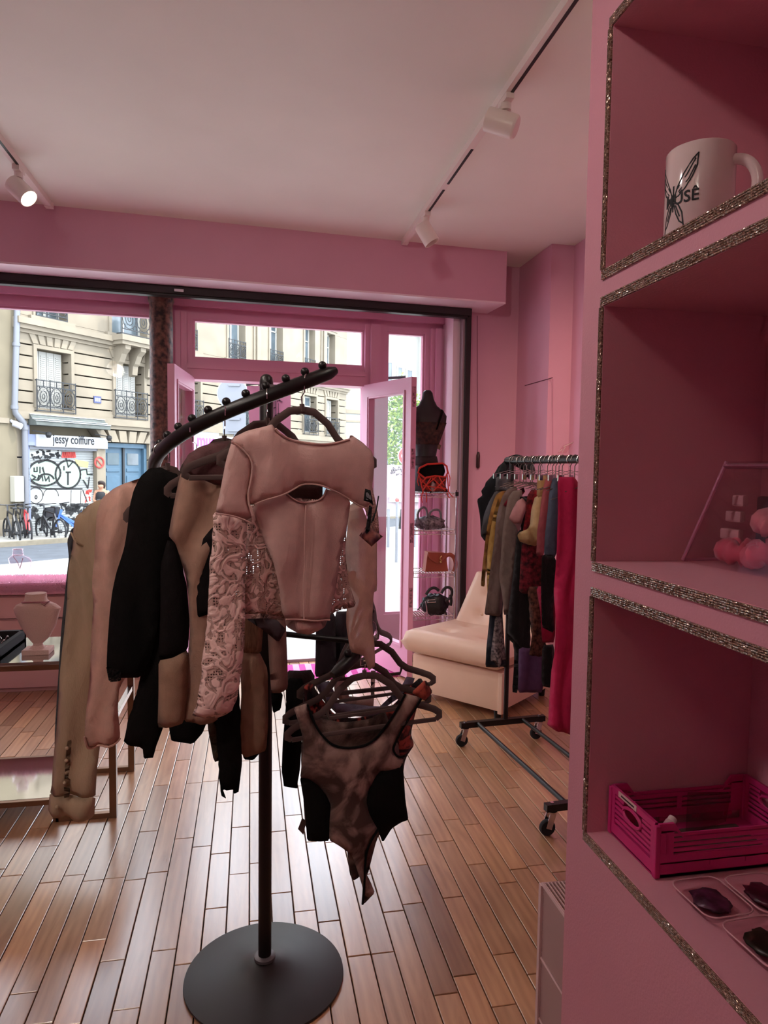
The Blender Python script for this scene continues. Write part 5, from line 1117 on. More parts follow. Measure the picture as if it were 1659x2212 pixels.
rg('black_coat', 'black padded coat slung over the far end of the rail', 'coat', 3.66, [
  ('body', [(880,760),(800,810),(775,870),(745,905),(715,935),(705,965),(672,1000),(685,1035),(636,1065),(660,1190),(668,1345),(700,1388),(760,1380),(860,1300),(920,1000),(940,850)], K('coat', '#16181d', bump=.6, bs=60), dict(t=.06, fold=.014)),
  ('hood', [(985,735),(930,718),(870,735),(800,800),(778,860),(820,890),(880,830),(910,800),(960,830),(990,870),(1010,900),(1068,865),(1060,810),(1030,770)], K('hood', '#1d2024', bump=.6, bs=60), dict(t=.06, off=.04))], hang=False)
rg('grey_jeans', 'faded grey jeans clipped near the far end of the rail', 'jeans', 3.52, [('waist', [(785,890),(905,888),(900,1010),(780,1010)], K('jeansw', '#5a5a60'), {}), ('legs', [(780,1000),(900,1000),(880,1150),(780,1330),(668,1345),(700,1190),(735,1080)], K('jeans', '#56565c'), {})])
rg('mustard_cardigan', 'mustard and rust patterned cardigan', 'cardigan', 3.46, [('body', [(830,1000),(790,1030),(760,1120),(730,1250),(705,1400),(690,1560),(676,1735),(700,1738),(712,1600),(730,1800),(760,1760),(860,1400),(900,1000)], K('mustard', '#a8793e', col2='#5d3a25', vs=16), {}), ('sleeve', [(800,1040),(760,1200),(720,1440),(705,1660),(710,1820),(735,1830),(760,1600),(800,1300)], K('mustard2', '#b58f52'), dict(off=.02))])
rg('grey_shirt', 'grey brown shirt with long straight sleeve', 'shirt', 3.39, [('body', [(955,965),(880,985),(830,1040),(810,1120),(790,1280),(760,1480),(735,1680),(715,1850),(700,1958),(832,1965),(850,1700),(900,1400),(960,1100)], K('gshirt', '#77635f'), dict(t=.045)), ('red_collar', [(830,1110),(900,1030),(1000,970),(1010,1010),(880,1130)], K('redcol', '#7a1c2c'), dict(off=.012, t=.02))])
rg('taupe_blouse', 'taupe blouse with gathered sleeve on the rail', 'blouse', 3.32, [('body', [(990,990),(930,1000),(890,1050),(870,1150),(850,1280),(830,1500),(818,1640),(830,1750),(840,1950),(885,1955),(900,1780),(930,1600),(960,1350),(1000,1200)], K('tblouse', '#82706a'), dict(t=.045))])
rg('black_trousers', 'black long trousers under the taupe blouse', 'trousers', 3.26, [('leg', [(950,1300),(1070,1300),(1060,1800),(1055,2150),(1060,2250),(1000,2230),(900,2120),(880,2100),(890,1900),(930,1600)], K('btr', '#120c0e'), {}), ('leg', [(0,0)], None, {})][:1])
rg('pink_tee', 'pale pink t-shirt with short sleeve', 't-shirt', 3.24, [('sleeve', [(1000,1055),(960,1080),(925,1140),(885,1215),(940,1260),(960,1320),(985,1240),(1030,1100)], K('ptee', '#c48f93'), dict(t=.03)), ('body', [(980,1050),(1050,1040),(1050,1500),(985,1500)], K('bvel', '#1d0f14'), dict(off=-.01))])
rg('red_dress', 'dark red floral dress on the rail', 'dress', 3.17, [('bodice', [(1075,985),(1040,1040),(1020,1180),(1000,1300),(1000,1420),(1140,1420),(1150,1000)], K('rdress', '#8c2028', col2='#3d1016', vs=40), {}), ('skirt', [(995,1400),(985,1550),(972,1770),(1000,1795),(1130,1795),(1150,1600),(1150,1400)], K('rskirt', '#7a1f2c', col2='#2a0c12', vs=45), dict(t=.05))])
rg('beige_skirt', 'beige ruffled skirt with wide hem', 'skirt', 3.09, [('waist', [(1105,880),(1195,880),(1190,1060),(1100,1050)], K('bsk', '#b89468', bump=.6), {}), ('ruffle', [(1095,1040),(1190,1050),(1170,1250),(1110,1432),(1030,1412),(980,1392),(958,1345),(1010,1300),(1060,1272),(1070,1150)], K('bsk2', '#b4946c'), dict(t=.05, fold=.016, ff=70))])
rg('rose_trousers', 'dusty rose velvet trousers', 'trousers', 3.03, [('leg', [(1180,905),(1230,905),(1200,1100),(1175,1500),(1100,1502),(1115,1300),(1135,1100),(1160,980)], K('rose', '#a85860'), {})])
rg('denim_skirt', 'blue grey denim skirt with stitched edge', 'skirt', 2.96, [('body', [(1230,900),(1272,900),(1270,1200),(1255,1512),(1162,1510),(1175,1300),(1195,1060)], K('denim', '#505566', bump=.6), {})])
rg('black_fur_skirt', 'black tulle skirt under the denim', 'skirt', 2.92, [('body', [(1140,1490),(1250,1500),(1245,1800),(1240,2100),(1140,2050),(1130,1700)], K('tulle', '#120b0e', bump=.8, bs=90), {})], ztop=1.40)
rg('pink_gown', 'long hot pink gown nearest on the rail', 'gown', 2.80, [('body', [(1270,892),(1420,892),(1460,1200),(1460,2000),(1460,2885),(1430,2890),(1330,2870),(1255,2850),(1190,2810),(1200,2770),(1215,2500),(1240,2000),(1255,1500),(1265,1200)], K('hotpink', '#c22a58', var=.05), dict(t=.05, fold=.012, ff=80))])
# lower hems
rg('lace_jeans', 'dark jeans with silver lace front panel', 'jeans', 3.42, [('leg', [(800,150),(905,150),(915,500),(940,745),(880,735),(830,750),(765,738),(785,560)], K('ljeans', '#20222c'), dict(cf=C7)), ('lace_panel', [(830,330),(890,335),(900,480),(915,600),(925,680),(890,680),(865,740),(830,690),(805,690),(810,500)], K('lpanel', '#a99a9a', col2='#3a3238', vs=70), dict(cf=C7, off=.022, t=.012, res=.012))])
rg('long_black_skirt', 'long black narrow skirt beside the upright', 'skirt', 3.34, [('body', [(950,150),(1100,150),(1130,570),(1045,560),(1020,945),(985,945),(1000,560),(930,500)], K('lbs', '#0f0a0c'), dict(cf=C7))])
rg('floral_dress', 'brown floral dress with ruffled hem', 'dress', 3.12, [('body', [(1115,100),(1240,100),(1230,400),(1260,560),(1295,640),(1235,660),(1160,655),(1105,640),(1130,540),(1125,300)], K('floral', '#6d4034', col2='#2a1414', vs=60), dict(cf=C7, jag=.003))])
rg('crimson_slip', 'crimson slip dress under the red dress', 'dress', 3.06, [('body', [(1185,100),(1320,100),(1320,545),(1260,550),(1215,540),(1200,330)], K('crimson', '#94183a'), dict(cf=C7))])
rg('purple_scarf', 'purple scarf hanging lowest on the rail', 'scarf', 3.20, [('body', [(1040,580),(1225,600),(1218,940),(1150,950),(1018,938),(1030,760)], K('purple', '#5a3a5c'), dict(cf=C7))], hang=False)
rg('black_wide_trousers', 'black wide trousers beside the pink gown', 'trousers', 2.98, [('leg', [(1215,560),(1320,560),(1300,905),(1220,895)], K('bwt', '#100b0d'), dict(cf=C7))], hang=False)
# clips and rings crowding the rail
for i in range(9):
    Y = 3.55 - i * .085; rp = rail_pt(Y)
    b = MB(); b.tube([Vector((rp.x + .0208 * math.cos(R_(k)), Y, ZR + .0208 * math.sin(R_(k)))) for k in range(-60, 241, 30)], .0017, 6); b.tube([Vector((rp.x - .01, Y, ZR - .018)), Vector((rp.x, Y, ZR - .05)), Vector((rp.x - .10, Y, ZR - .075))], .0017, 6); b.tube([Vector((rp.x, Y, ZR - .05)), Vector((rp.x + .10, Y, ZR - .075))], .0017, 6)
    for sx in (-.10, .10): b.box((rp.x + sx - .008, Y - .006, ZR - .098), (rp.x + sx + .008, Y + .006, ZR - .072))
    o = b.build('clip_hanger', M['chrome']); tag(o, 'chrome clip hanger with two clips, %s the far end of the rolling rail' % ('nearest to', 'second from', 'third from', 'fourth from', 'fifth from', 'sixth from', 'seventh from', 'eighth from', 'ninth from')[i], 'hanger', 'chrome clip hangers on the rolling rail')
# ================================================================== WIRE SHELF, MANNEQUIN, BAGS
wx0, wx1, wy0, wy1 = 1.15, 1.475, 4.86, 5.12
ws = thing('wire_shelf', 'chrome wire shelving unit by the shop door', 'shelf', (1.31, 5.0, 0))
SZ = (1.325, 1.055, .742, .428, .12)
for x in (wx0, wx1):
    for y in (wy0, wy1):
        MB().cyl((x, y, 0), (x, y, 1.35), .0085, 10).build('post', M['chrome'], ws, True)
        for z in SZ: MB().cyl((x, y, z - .02), (x, y, z + .012), .0125, 10).build('sleeve', M['chrome'] if z < 1.2 else M['black_metal'], ws, True)
for z in SZ:
    b = MB()
    for zz in (z, z - .028):
        b.tube([(wx0, wy0, zz), (wx1, wy0, zz), (wx1, wy1, zz), (wx0, wy1, zz)], .0028, 6, closed=True)
    for i in range(15): x = wx0 + (wx1 - wx0) * (i + .5) / 15; b.cyl((x, wy0, z + .003), (x, wy1, z + .003), .0017, 5)
    for i in range(12):
        x = wx0 + (wx1 - wx0) * i / 12; x2 = wx0 + (wx1 - wx0) * (i + .5) / 12; x3 = wx0 + (wx1 - wx0) * (i + 1) / 12; b.tube([(x, wy0, z), (x2, wy0, z - .028), (x3, wy0, z)], .0015, 5)
    b.build('wire_tray', M['chrome'], ws, True)
# mannequin torso
my = 5.04; mc = on_y(928, 960, my)
mq = thing('mannequin_torso', 'black mannequin torso dressed in dark mesh on the wire shelf', 'mannequin', (mc.x, my, 1.333))
def loft(b, secs, n=24):
    o = len(b.v)
    for cx_, cy_, z, rx, ry in secs:
        for j in range(n): a = 2*math.pi*j/n; b.v.append((cx_ + rx*math.cos(a), cy_ + ry*math.sin(a), z))
    for i in range(len(secs) - 1):
        for j in range(n): j2 = (j+1) % n; b.f.append((o+i*n+j, o+i*n+j2, o+(i+1)*n+j2, o+(i+1)*n+j))
    b.f.append(tuple(o + j for j in range(n))[::-1]); b.f.append(tuple(o + (len(secs)-1)*n + j for j in range(n))); return b
def ms(y, xl, xr, ry):
    a, c_ = on_y(xl, y, my), on_y(xr, y, my); return ((a.x + c_.x)/2, my, a.z, (c_.x - a.x)/2, ry)
secs = [ms(1061, 893, 953, .085), ms(1030, 890, 951, .09), ms(1005, 893, 945, .08), ms(985, 895, 941, .07), ms(960, 893, 946, .075), ms(935, 886, 955, .09), ms(912, 880, 963, .085), ms(897, 878, 965, .07), ms(886, 886, 958, .055), ms(876, 903, 944, .045), ms(862, 911, 937, .038), ms(848, 913, 934, .035), ms(843, 918, 930, .02)]
loft(MB(), secs).build('torso', mat('mannequin_black', '#1c1515', .45), mq, smooth='all')
sc2 = [(c, d, z, rx + .006, ry + .006) for c, d, z, rx, ry in secs[1:6]]
loft(MB(), [(c, d, z, rx + .005, ry + .005) for c, d, z, rx, ry in secs[4:7]]).build('mesh_top', mat('brown_mesh', '#4a2a20', .8, vscale=40, col2='#1d1210'), mq, smooth='all')
loft(MB(), [(c, d, z, rx + .008, ry + .008) for c, d, z, rx, ry in secs[2:4]]).build('waist_band', mat('band_blk', '#241313', .7), mq, smooth='all')
for sx in (890, 957):
    a, c_ = on_y(sx, 888, my - .055), on_y(sx + (8 if sx < 920 else -14), 928, my - .10); MB().tube([a + Vector((0, .05, .012)), a, c_], .006, 6).build('strap', M['black_c'], mq, True)
MB().prism([on_y(x, y, my - .03) for x, y in ((943, 955), (953, 962), (950, 972), (940, 966))], (0, .01, 0)).build('ribbon_end', mat('tan_mesh', '#6d5142', .8), mq)
# red lace-up corset hanging on the front of the top shelf
cy_ = 4.845; Cc = lambda q, d=0: on_y(*C3(q), cy_ + d)
co = thing('lace_up_corset', 'black corset with bright red edging and loose laces on the top shelf', 'corset', Cc((300, 1000)))
M['red_lace'] = mat('red_lace', '#c3301f', .7)
pl = PLN((1.3, cy_ + .03, 1.3), 0)
sheet('back', [(200,830),(270,790),(400,790),(415,850),(400,890),(330,900),(230,900),(200,870)], pl, M['black_c'], co, C3, t=.02, off=-.05, fold=.003)
sheet('front', [(190,870),(240,905),(320,890),(400,900),(415,880),(405,960),(420,1010),(340,1005),(230,1010),(205,950)], pl, mat('corset_f', '#3a1512', .7, vscale=60, col2='#9c2a1c'), co, C3, t=.02, off=-.005, fold=.004)
MB().tube([Cc(q, dd) for q, dd in (((190,860),0),((200,825),.02),((260,795),.05),((380,788),.06),((410,810),.04),((418,860),0),((400,895),-.01),((320,885),-.015),((240,900),-.01))], .007, 8, closed=True).build('red_edging', M['red_lace'], co, True)
b = MB()
for a, c_ in (((205,900),(290,1000)),((290,900),(225,1000)),((300,900),(400,1000)),((400,910),(310,1000)),((330,890),(250,960)),((230,960),(410,985)),((200,880),(230,1020)),((415,880),(425,1010)),((215,940),(260,890)),((350,890),(390,960))): b.tube([Cc(a, -.02), Cc(((a[0]+c_[0])/2, (a[1]+c_[1])/2), -.03), Cc(c_, -.02)], .0042, 6)
b.build('lacing', M['red_lace'], co, True)
for pts in ([(225,1010),(215,1050),(222,1092)], [(250,1010),(255,1060),(252,1090)], [(420,1000),(440,1030),(460,1050)], [(410,1010),(425,1050),(435,1055)], [(415,830),(435,900),(432,965)], [(195,870),(185,930),(195,960)]): MB().tube([Cc(q, -.02) for q in pts], .0035, 6).build('loose_tie', M['red_lace'], co, True)
sheet('size_tag', [(285,930),(320,925),(312,1010),(272,1015)], pl, mat('tag_grey', '#a58f92', .8), co, C3, t=.003, off=.028, fold=.0, sm=0)
def lump(b, c, r, n=16, seed=0, amp=.25, fq=9):
    o = len(b.v); m_ = 10
    for i in range(m_ + 1):
        for j in range(n):
            th, ph = math.pi * i / m_, 2*math.pi*j/n; d = Vector((math.sin(th)*math.cos(ph), math.sin(th)*math.sin(ph), math.cos(th)))
            k = 1 + amp * mnoise.noise(d * 2.2 + Vector((seed, seed*.7, 0))) + amp*.5 * mnoise.noise(d * fq * .7 + Vector((seed, 0, 0)))
            b.v.append((c[0] + d.x*r[0]*k, c[1] + d.y*r[1]*k, c[2] + d.z*r[2]*k))
    for i in range(m_):
        for j in range(n): j2 = (j+1) % n; b.f.append((o+i*n+j, o+(i+1)*n+j, o+(i+1)*n+j2, o+i*n+j2))
    return b
# silver bag
sy = 4.95; S = lambda q, d=0: on_y(*C3(q), sy + d)
t = thing('silver_ruffle_bag', 'silver grey crumpled bag with two looped handles', 'bag', (S((270,1290)).x, sy, 1.06))
c_ = S((275, 1245)); lump(MB(), (c_.x, sy, 1.058 + .045), (.115, .06, .05), 22, 3, .35, 14).build('body', mat('silver_fab', '#8b8388', .45, .3, vscale=50, col2='#3d3538', bump=.8, bscale=80), t, smooth='all')
for pts in ([(190,1230),(185,1170),(215,1130),(245,1125),(262,1170),(258,1225)], [(270,1225),(280,1165),(310,1145),(355,1145),(368,1190),(365,1240)]): MB().tube(spl([S(q, -.02) for q in pts]), .0085, 8).build('handle', mat('silver_h', '#6a6267', .5, .3, bump=.8, bscale=90), t, True)
b = MB(); b.tube([S((240,1290), -.09), S((235,1320), -.10), S((250,1330), -.10), S((262,1310), -.10)], .003, 6); b.tube([S((370,1290), -.09), S((375,1360), -.1)], .0028, 6); b.build('chain', M['chrome'], t, True)
# brown handbag
hy = 4.95; Hh = lambda q, d=0: on_y(*C3(q), hy + d); z0 = .748
t = thing('brown_handbag', 'rust brown leather handbag with round handle and gold charm', 'handbag', (Hh((350,1600)).x, hy, z0))
M['rust'] = mat('rust', '#8a3a26', .45, var=.08, bump=.2, bscale=200)
a, c_ = Hh((232, 1620)), Hh((408, 1620)); zt_ = Hh((300, 1468)).z
b = MB(); b.prism([(a.x, hy - .05, z0), (c_.x, hy - .05, z0), (c_.x - .02, hy - .035, zt_ - .01), (a.x + .02, hy - .035, zt_)], (0, .09, 0)); b.build('body', M['rust'], t)
b = MB(); b.prism([(a.x + .015, hy - .053, zt_ + .002), (c_.x - .015, hy - .053, zt_ - .006), (c_.x - .03, hy - .06, zt_ - .045), ((a.x + c_.x)/2, hy - .063, zt_ - .085), (a.x + .03, hy - .06, zt_ - .045)], (0, .008, 0)); b.build('flap', M['rust'], t)
q = Hh((420, 1560)); MB().tube([(q.x + .05*math.cos(R_(k)), hy - .03, q.z - .005 + .075*math.sin(R_(k))) for k in range(-60, 171, 15)], .015, 8, flat=.5).build('handle', M['rust'], t, True)
b = MB(); q = Hh((365, 1500), -.075); b.tube([q + Vector((.006*math.cos(k), 0, -.006*k)) for k in range(7)], .004, 6); b.ball(q + Vector((0,0,-.045)), .010, 8); b.build('charm', mat('gold', '#b08a5a', .3, .8), t, True)
# black bag
ky = 4.95; Kk = lambda q, d=0: on_y(*C3(q), ky + d); z0 = .434
t = thing('black_shoulder_bag', 'small black shoulder bag with silver buckle on the low shelf', 'bag', (Kk((320,1900)).x, ky, z0))
q = Kk((320, 1840)); lump(MB(), (q.x, ky, z0 + .062), (.105, .055, .075), 26, 8, .38, 12).build('body', mat('black_lea', '#0f0d10', .4, bump=.4, bscale=120), t, smooth='all')
for pts in ([(250,1800),(280,1755),(320,1745),(350,1770)], [(370,1790),(390,1750),(430,1740),(455,1770),(445,1820),(400,1850)], [(440,1800),(448,1850),(440,1885)]): MB().tube(spl([Kk(p, -.03) for p in pts]), .011, 8, flat=.5).build('handle', mat('black_strap', '#131014', .5), t, True)
b = MB(); 
for pts in ([(235,1840),(210,1890),(185,1920)], [(390,1900),(405,1940),(412,1975)]): b.tube([Kk(p, -.06) for p in pts], .004, 6)
b.build('tie', mat('black_tie', '#100d10', .5), t, True)
b = MB(); b.tube([Kk(p, -.07) for p in ((265,1842),(320,1838),(325,1858),(262,1860))], .004, 6, closed=True); b.tube([Kk(p, -.07) for p in ((248,1850),(255,1900),(262,1965))], .005, 6); b.build('buckle', M['chrome'], t, True)
# ================================================================== WALL DETAILS
cd_ = thing('pull_cord', 'thin cord with dark switch hanging on the pink wall', 'pull cord', on_y(1032, 995, 5.13))
fy = lambda x, y: on_plane(x, y, FM @ Vector((1.6, -.262, 0)), FN)
MB().tube([fy(1031, 682), fy(1031, 830), fy(1032, 985)], .0022, 6).build('cord', mat('cord_pink', '#7d3a4c', .7), cd_, True)
a = fy(1032, 976); c_ = fy(1032, 1012); MB().lathe([(.006, c_.z), (.014, c_.z + .01), (.015, a.z - .03), (.008, a.z)], (a.x, a.y - .012, 0), 12).build('switch', mat('switch_dk', '#3a2024', .5), cd_, True)
b = MB(); b.tube([on_x(x, y, 2.049) for x, y in ((1134, 833), (1193.5, 816))], .003, 5); b.build('groove', mat('groove', '#5a2434', .8), wp); b = MB(); b.tube([on_x(1194.2, y, 2.049) for y in (818, 985)], .0014, 5); b.build('groove', mat('groove2', '#9c5468', .8), wp)
t = thing('acrylic_sign', 'small clear acrylic sign standing on the clothes rail', 'sign', rail_pt(2.85) + Vector((0, 0, .02)))
b = MB(); q = lambda x, y: on_y(*C3((x, y)), 2.85); b.prism([q(1265,712), q(1330,712), q(1390,620), q(1310,650)], (0, .004, 0)); b.build('panel', thin_glass('acrylic', (.98, .9, .9), .4, .1), t); b = MB()
for a, c_ in (((1275,700),(1300,680)), ((1300,705),(1325,660)), ((1310,660),(1380,628))): b.tube([q(*a), q(*c_)], .0016, 5)
b.build('edge_glint', mat('acr_glint', '#f0d8d4', .2), t)  # light glints on the acrylic, drawn as pale tubes
# ================================================================== TABLE, BUST, DRAWERS, LEDGE
M['bronze'] = mat('bronze', '#7a5a44', .3, .7, var=.1); M['mirror'] = mat('mirror', '#c8c4c2', .06, 1.0)
tb = thing('mirror_table', 'bronze framed display table with mirrored top and low mirrored shelf', 'table', (-1.2, 3.27, 0))
X1, X0, Y0, Y1, ZT, WB = -.572, -2.0, 3.04, 3.50, .672, .022
for y in (Y0, Y1):
    for x in (X1, X0): MB().bar((x, y, 0), (x, y, ZT), WB*1.3).build('leg', M['bronze'], tb)
    MB().bar((X0, y, ZT - .011), (X1, y, ZT - .011), WB).build('top_rail', M['bronze'], tb)
    MB().bar((X0, y, .088), (-.80, y, .088), WB).build('shelf_rail', M['bronze'], tb)
    MB().bar((-.80, y, .012), (X1, y, .012), WB).build('floor_bar', M['bronze'], tb); MB().bar((-.80, y, .0), (-.80, y, .1), WB).build('short_leg', M['bronze'], tb)
for x in (X0, X1): MB().bar((x, Y0, ZT - .011), (x, Y1, ZT - .011), WB).build('side_rail', M['bronze'], tb)
MB().bar((X1, Y0, .42), (X1, Y1, .42), WB).build('side_rail', M['chrome'], tb)
MB().box((X0 + .01, Y0 + .01, ZT), (X1 - .01, Y1 - .01, ZT + .008)).build('mirror_top', M['mirror'], tb)
MB().box((X0 + .01, Y0 + .01, .09), (-.81, Y1 - .01, .1)).build('mirror_shelf', M['mirror'], tb)
# necklace bust
bx, by_ = -.905, 3.2; zt0 = ZT + .008
bs_ = thing('necklace_bust', 'pale linen necklace bust on the mirrored table', 'display bust', (bx, by_, zt0))
M['linen'] = mat('linen', '#c9a79c', .9, bump=.5, bscale=260)
MB().box((bx - .055, by_ - .045, zt0), (bx + .055, by_ + .045, zt0 + .022), bev=.004).build('foot', M['linen'], bs_)
MB().lathe([(.035, .022), (.020, .035), (.018, .05)], (bx, by_, zt0), 16).build('stem', M['linen'], bs_, True)
sec = [(bx, by_, zt0 + .045, .022, .018), (bx + .004, by_, zt0 + .07, .045, .028), (bx + .003, by_, zt0 + .12, .072, .04), (bx, by_, zt0 + .17, .088, .045), (bx, by_, zt0 + .195, .096, .048), (bx - .005, by_, zt0 + .212, .08, .05), (bx - .005, by_, zt0 + .222, .055, .045), (bx - .005, by_, zt0 + .235, .044, .040), (bx - .005, by_, zt0 + .262, .042, .038)]
loft(MB(), sec, 28).build('bust', M['linen'], bs_, smooth=True)
nk = MB().tube([(bx - .005 + .055*math.cos(R_(k)), by_ + .052*math.sin(R_(k)), zt0 + .222 + .010*math.cos(R_(k + 90))) for k in range(0, 360, 20)], .0028, 6, closed=True).build('necklace', mat('neck_pink', '#9d6068', .5), None, True); tag(nk, 'thin pink ribbon necklace around the linen bust', 'necklace')
nb2 = MB(); nb2.tube([(bx + .03, by_ - .05, zt0 + .225), (bx + .06, by_ - .035, zt0 + .232), (bx + .04, by_ - .05, zt0 + .215)], .003, 6); nb2.build('bow', mat('bow_pink', '#a87078', .5), nk, True)
# jewellery tray
jt = thing('jewellery_tray', 'black velvet jewellery tray on the mirrored table', 'tray', (-1.22, 3.3, zt0))
M['velvet_blk'] = mat('velvet_blk', '#120d0f', .9)
b = MB(); b.box((-1.42, 3.10, zt0), (-1.03, 3.46, zt0 + .008)); b.build('bottom', M['velvet_blk'], jt)
for q in (((-1.42,3.10),(-1.40,3.46)), ((-1.05,3.10),(-1.03,3.46)), ((-1.42,3.10),(-1.03,3.12)), ((-1.42,3.44),(-1.03,3.46))): MB().box(q[0] + (zt0,), q[1] + (zt0 + .045,)).build('rim', M['velvet_blk'], jt)
rj = random.Random(2)
ring0 = MB().tube([(.010*math.cos(R_(k)), 0, .010*math.sin(R_(k))) for k in range(0, 360, 30)], .0022, 5, closed=True).ball((0, 0, .012), .005, 8).build('ring', mat('silver_j', '#c9bdb9', .2, .9), None, True)
for i in range(20):
    o = ring0 if i == 0 else ring0.copy()
    if i: COL.objects.link(o)
    o.location = (-1.235 + (i % 5) * .039 + rj.uniform(-.006, .006), 3.15 + (i // 5) * .075, zt0 + .022); o.rotation_euler = (rj.uniform(-.4, .4), rj.uniform(-.3, .3), rj.uniform(-1, 1))
    tag(o, 'small silver ring standing in the black jewellery tray', 'ring', 'rings in the jewellery tray')
# drawer chest under the window
M['chest'] = mat('chest', '#cfa4a0', .5)
dc = thing('drawer_chest', 'pale pink drawer chest under the shop window', 'chest', (-2.0, 5.0, 0))
MB().box((-2.9, 4.84, .03), (-1.0, 5.06, .645)).build('carcass', M['chest'], dc); MB().box((-2.9, 4.86, 0), (-1.0, 5.06, .03)).build('plinth', M['chest'], dc)
for k in range(2):
    x0, x1 = -2.89 + k*.945, -1.95 + k*.945
    for z0, z1 in ((.035, .20), (.206, .49), (.496, .64)):
        dw = MB().box((x0, 4.822, z0), (x1, 4.84, z1), bev=.002).build('drawer', M['chest'], dc); MB().box((x0 + .01, 4.818, z1 - .006), (x1 - .01, 4.822, z1 - .002)).build('finger_groove', mat('groove_d', '#8a5f62', .7), dw)
# fur ledge
fb = MB().box((-2.9, 4.80, .648), (-.98, 5.08, .735), bev=.03); fl = fb.build('fur_ledge', mat('fur_base', '#e6adc2', .95), None, True); tag(fl, 'pink fake fur ledge along the shop window', 'fur ledge')
fm_ = MB(); rf = random.Random(4)
for i in range(15000):
    side = rf.random() < .35; x = rf.uniform(-2.1, -.98); y = 4.80 if side else rf.uniform(4.79, 5.07); z = rf.uniform(.652, .735) if side else .733
    d = Vector((rf.gauss(0, .5), -1.0 if side else rf.gauss(-.2, .5), .3 if side else 1)).normalized() * rf.uniform(.012, .026); p = Vector((x, y, z)); e_ = Vector((.0016, .0008, 0)); fm_.add([p - e_, p + e_, p + d], [(0, 1, 2)])
o = fm_.build('fur', mat('fur', '#f2c6d6', .9), fl, fix=False); o['kind'] = 'stuff'
# clear bust in the window
wx, wy, wz = -1.517, 5.0, .752
wbu = thing('clear_bust', 'small clear acrylic necklace bust standing on the fur ledge', 'display bust', (wx, wy, wz))
sec = [(wx + .01, wy, wz, .05, .03), (wx + .01, wy, wz + .04, .055, .035), (wx + .005, wy, wz + .085, .075, .04), (wx - .005, wy, wz + .115, .07, .04), (wx - .012, wy, wz + .135, .036, .03), (wx - .012, wy, wz + .175, .032, .028)]
loft(MB(), sec, 24).build('bust', thin_glass('clear_acr', (.93, .88, .92), .5, .05), wbu, smooth=True)
b = MB()
for s_ in (sec[-1], sec[-2]): b.tube([(s_[0] + s_[3]*math.cos(R_(k)), s_[1] + s_[4]*math.sin(R_(k)), s_[2]) for k in range(0, 360, 20)], .002, 5, closed=True)
b.build('rim', mat('acr_rim', '#e9dde4', .2), wbu, True)
nk2 = MB().tube([(wx - .03, wy - .035, wz + .13), (wx, wy - .045, wz + .09), (wx + .012, wy - .045, wz + .05), (wx + .03, wy - .04, wz + .12)], .0022, 6).build('pendant_necklace', mat('pend', '#a8707c', .4), None, True); tag(nk2, 'fine pendant necklace on the clear bust', 'necklace')
# striped magenta door mat
ma = thing('door_mat', 'magenta striped mat inside the open doorway', 'mat', (.70, 5.02, 0))
for k in range(19): MB().box((.22 + k*.046, 4.82, .001), (.22 + k*.046 + .046, 5.2, .010)).build('stripe', mat('mat_a', '#c2388c', .9) if k % 2 else mat('mat_b', '#d99ac0', .9), ma)
b = MB(); fbox(b, -.655, .66, -.04, .16, -.02, .022); struct(b.build('trim_9', mat('sill', '#a79aa0', .5)), 'worn threshold of the shop door', 'threshold')
# ================================================================== MESH DRAWER UNIT
md = thing('mesh_drawer_unit', 'white metal mesh drawer unit beside the niche wall', 'drawer unit', (.95, 1.45, 0))
M['mesh_w'] = mat('mesh_w', '#c9a8a6', .4); mx0, mx1, my0, my1, mz = .765, 1.10, 1.24, 1.67, .40
for x in (mx0, mx1):
    for y in (my0, my1): MB().bar((x, y, 0), (x, y, mz), .014).build('post', M['mesh_w'], md)
for z in (.03, .2, mz):
    b = MB(); b.tube([(mx0, my0, z), (mx1, my0, z), (mx1, my1, z), (mx0, my1, z)], .005, 6, closed=True); b.build('frame', M['mesh_w'], md)
b = MB()
for i in range(34): x = mx0 + (mx1 - mx0) * (i + .5) / 34; b.bar((x, my0, mz + .002), (x, my1, mz + .002), .0035)
b.build('top_slats', M['mesh_w'], md)
def mesh_alpha():
    m = mat('mesh_panel', '#b89592', .5); N, L = nodes(m); tc = N.new('ShaderNodeTexCoord'); sp_ = N.new('ShaderNodeSeparateXYZ'); L.new(tc.outputs['Object'], sp_.inputs[0]); s = N.new('ShaderNodeMath'); s.operation = 'MULTIPLY'; s.inputs[1].default_value = 900; L.new(sp_.outputs[2], s.inputs[0]); si = N.new('ShaderNodeMath'); si.operation = 'SINE'; L.new(s.outputs[0], si.inputs[0]); g = N.new('ShaderNodeMath'); g.operation = 'GREATER_THAN'; g.inputs[1].default_value = -.35; L.new(si.outputs[0], g.inputs[0]); L.new(g.outputs[0], N['Principled BSDF'].inputs['Alpha']); return m
mp_ = mesh_alpha()
for q in (((mx0 - .001, my0, .02), (mx0 + .001, my1, mz)), ((mx0, my0 - .001, .02), (mx1, my0 + .001, mz)), ((mx0, my1 - .001, .02), (mx1, my1 + .001, mz)), ((mx1 - .001, my0, .02), (mx1 + .001, my1, mz))): MB().box(*q).build('mesh_panel', mp_, md)
MB().box((mx0 + .01, my0 + .02, .19), (mx1 - .01, my1 - .01, .197)).build('drawer_floor', M['mesh_w'], md)
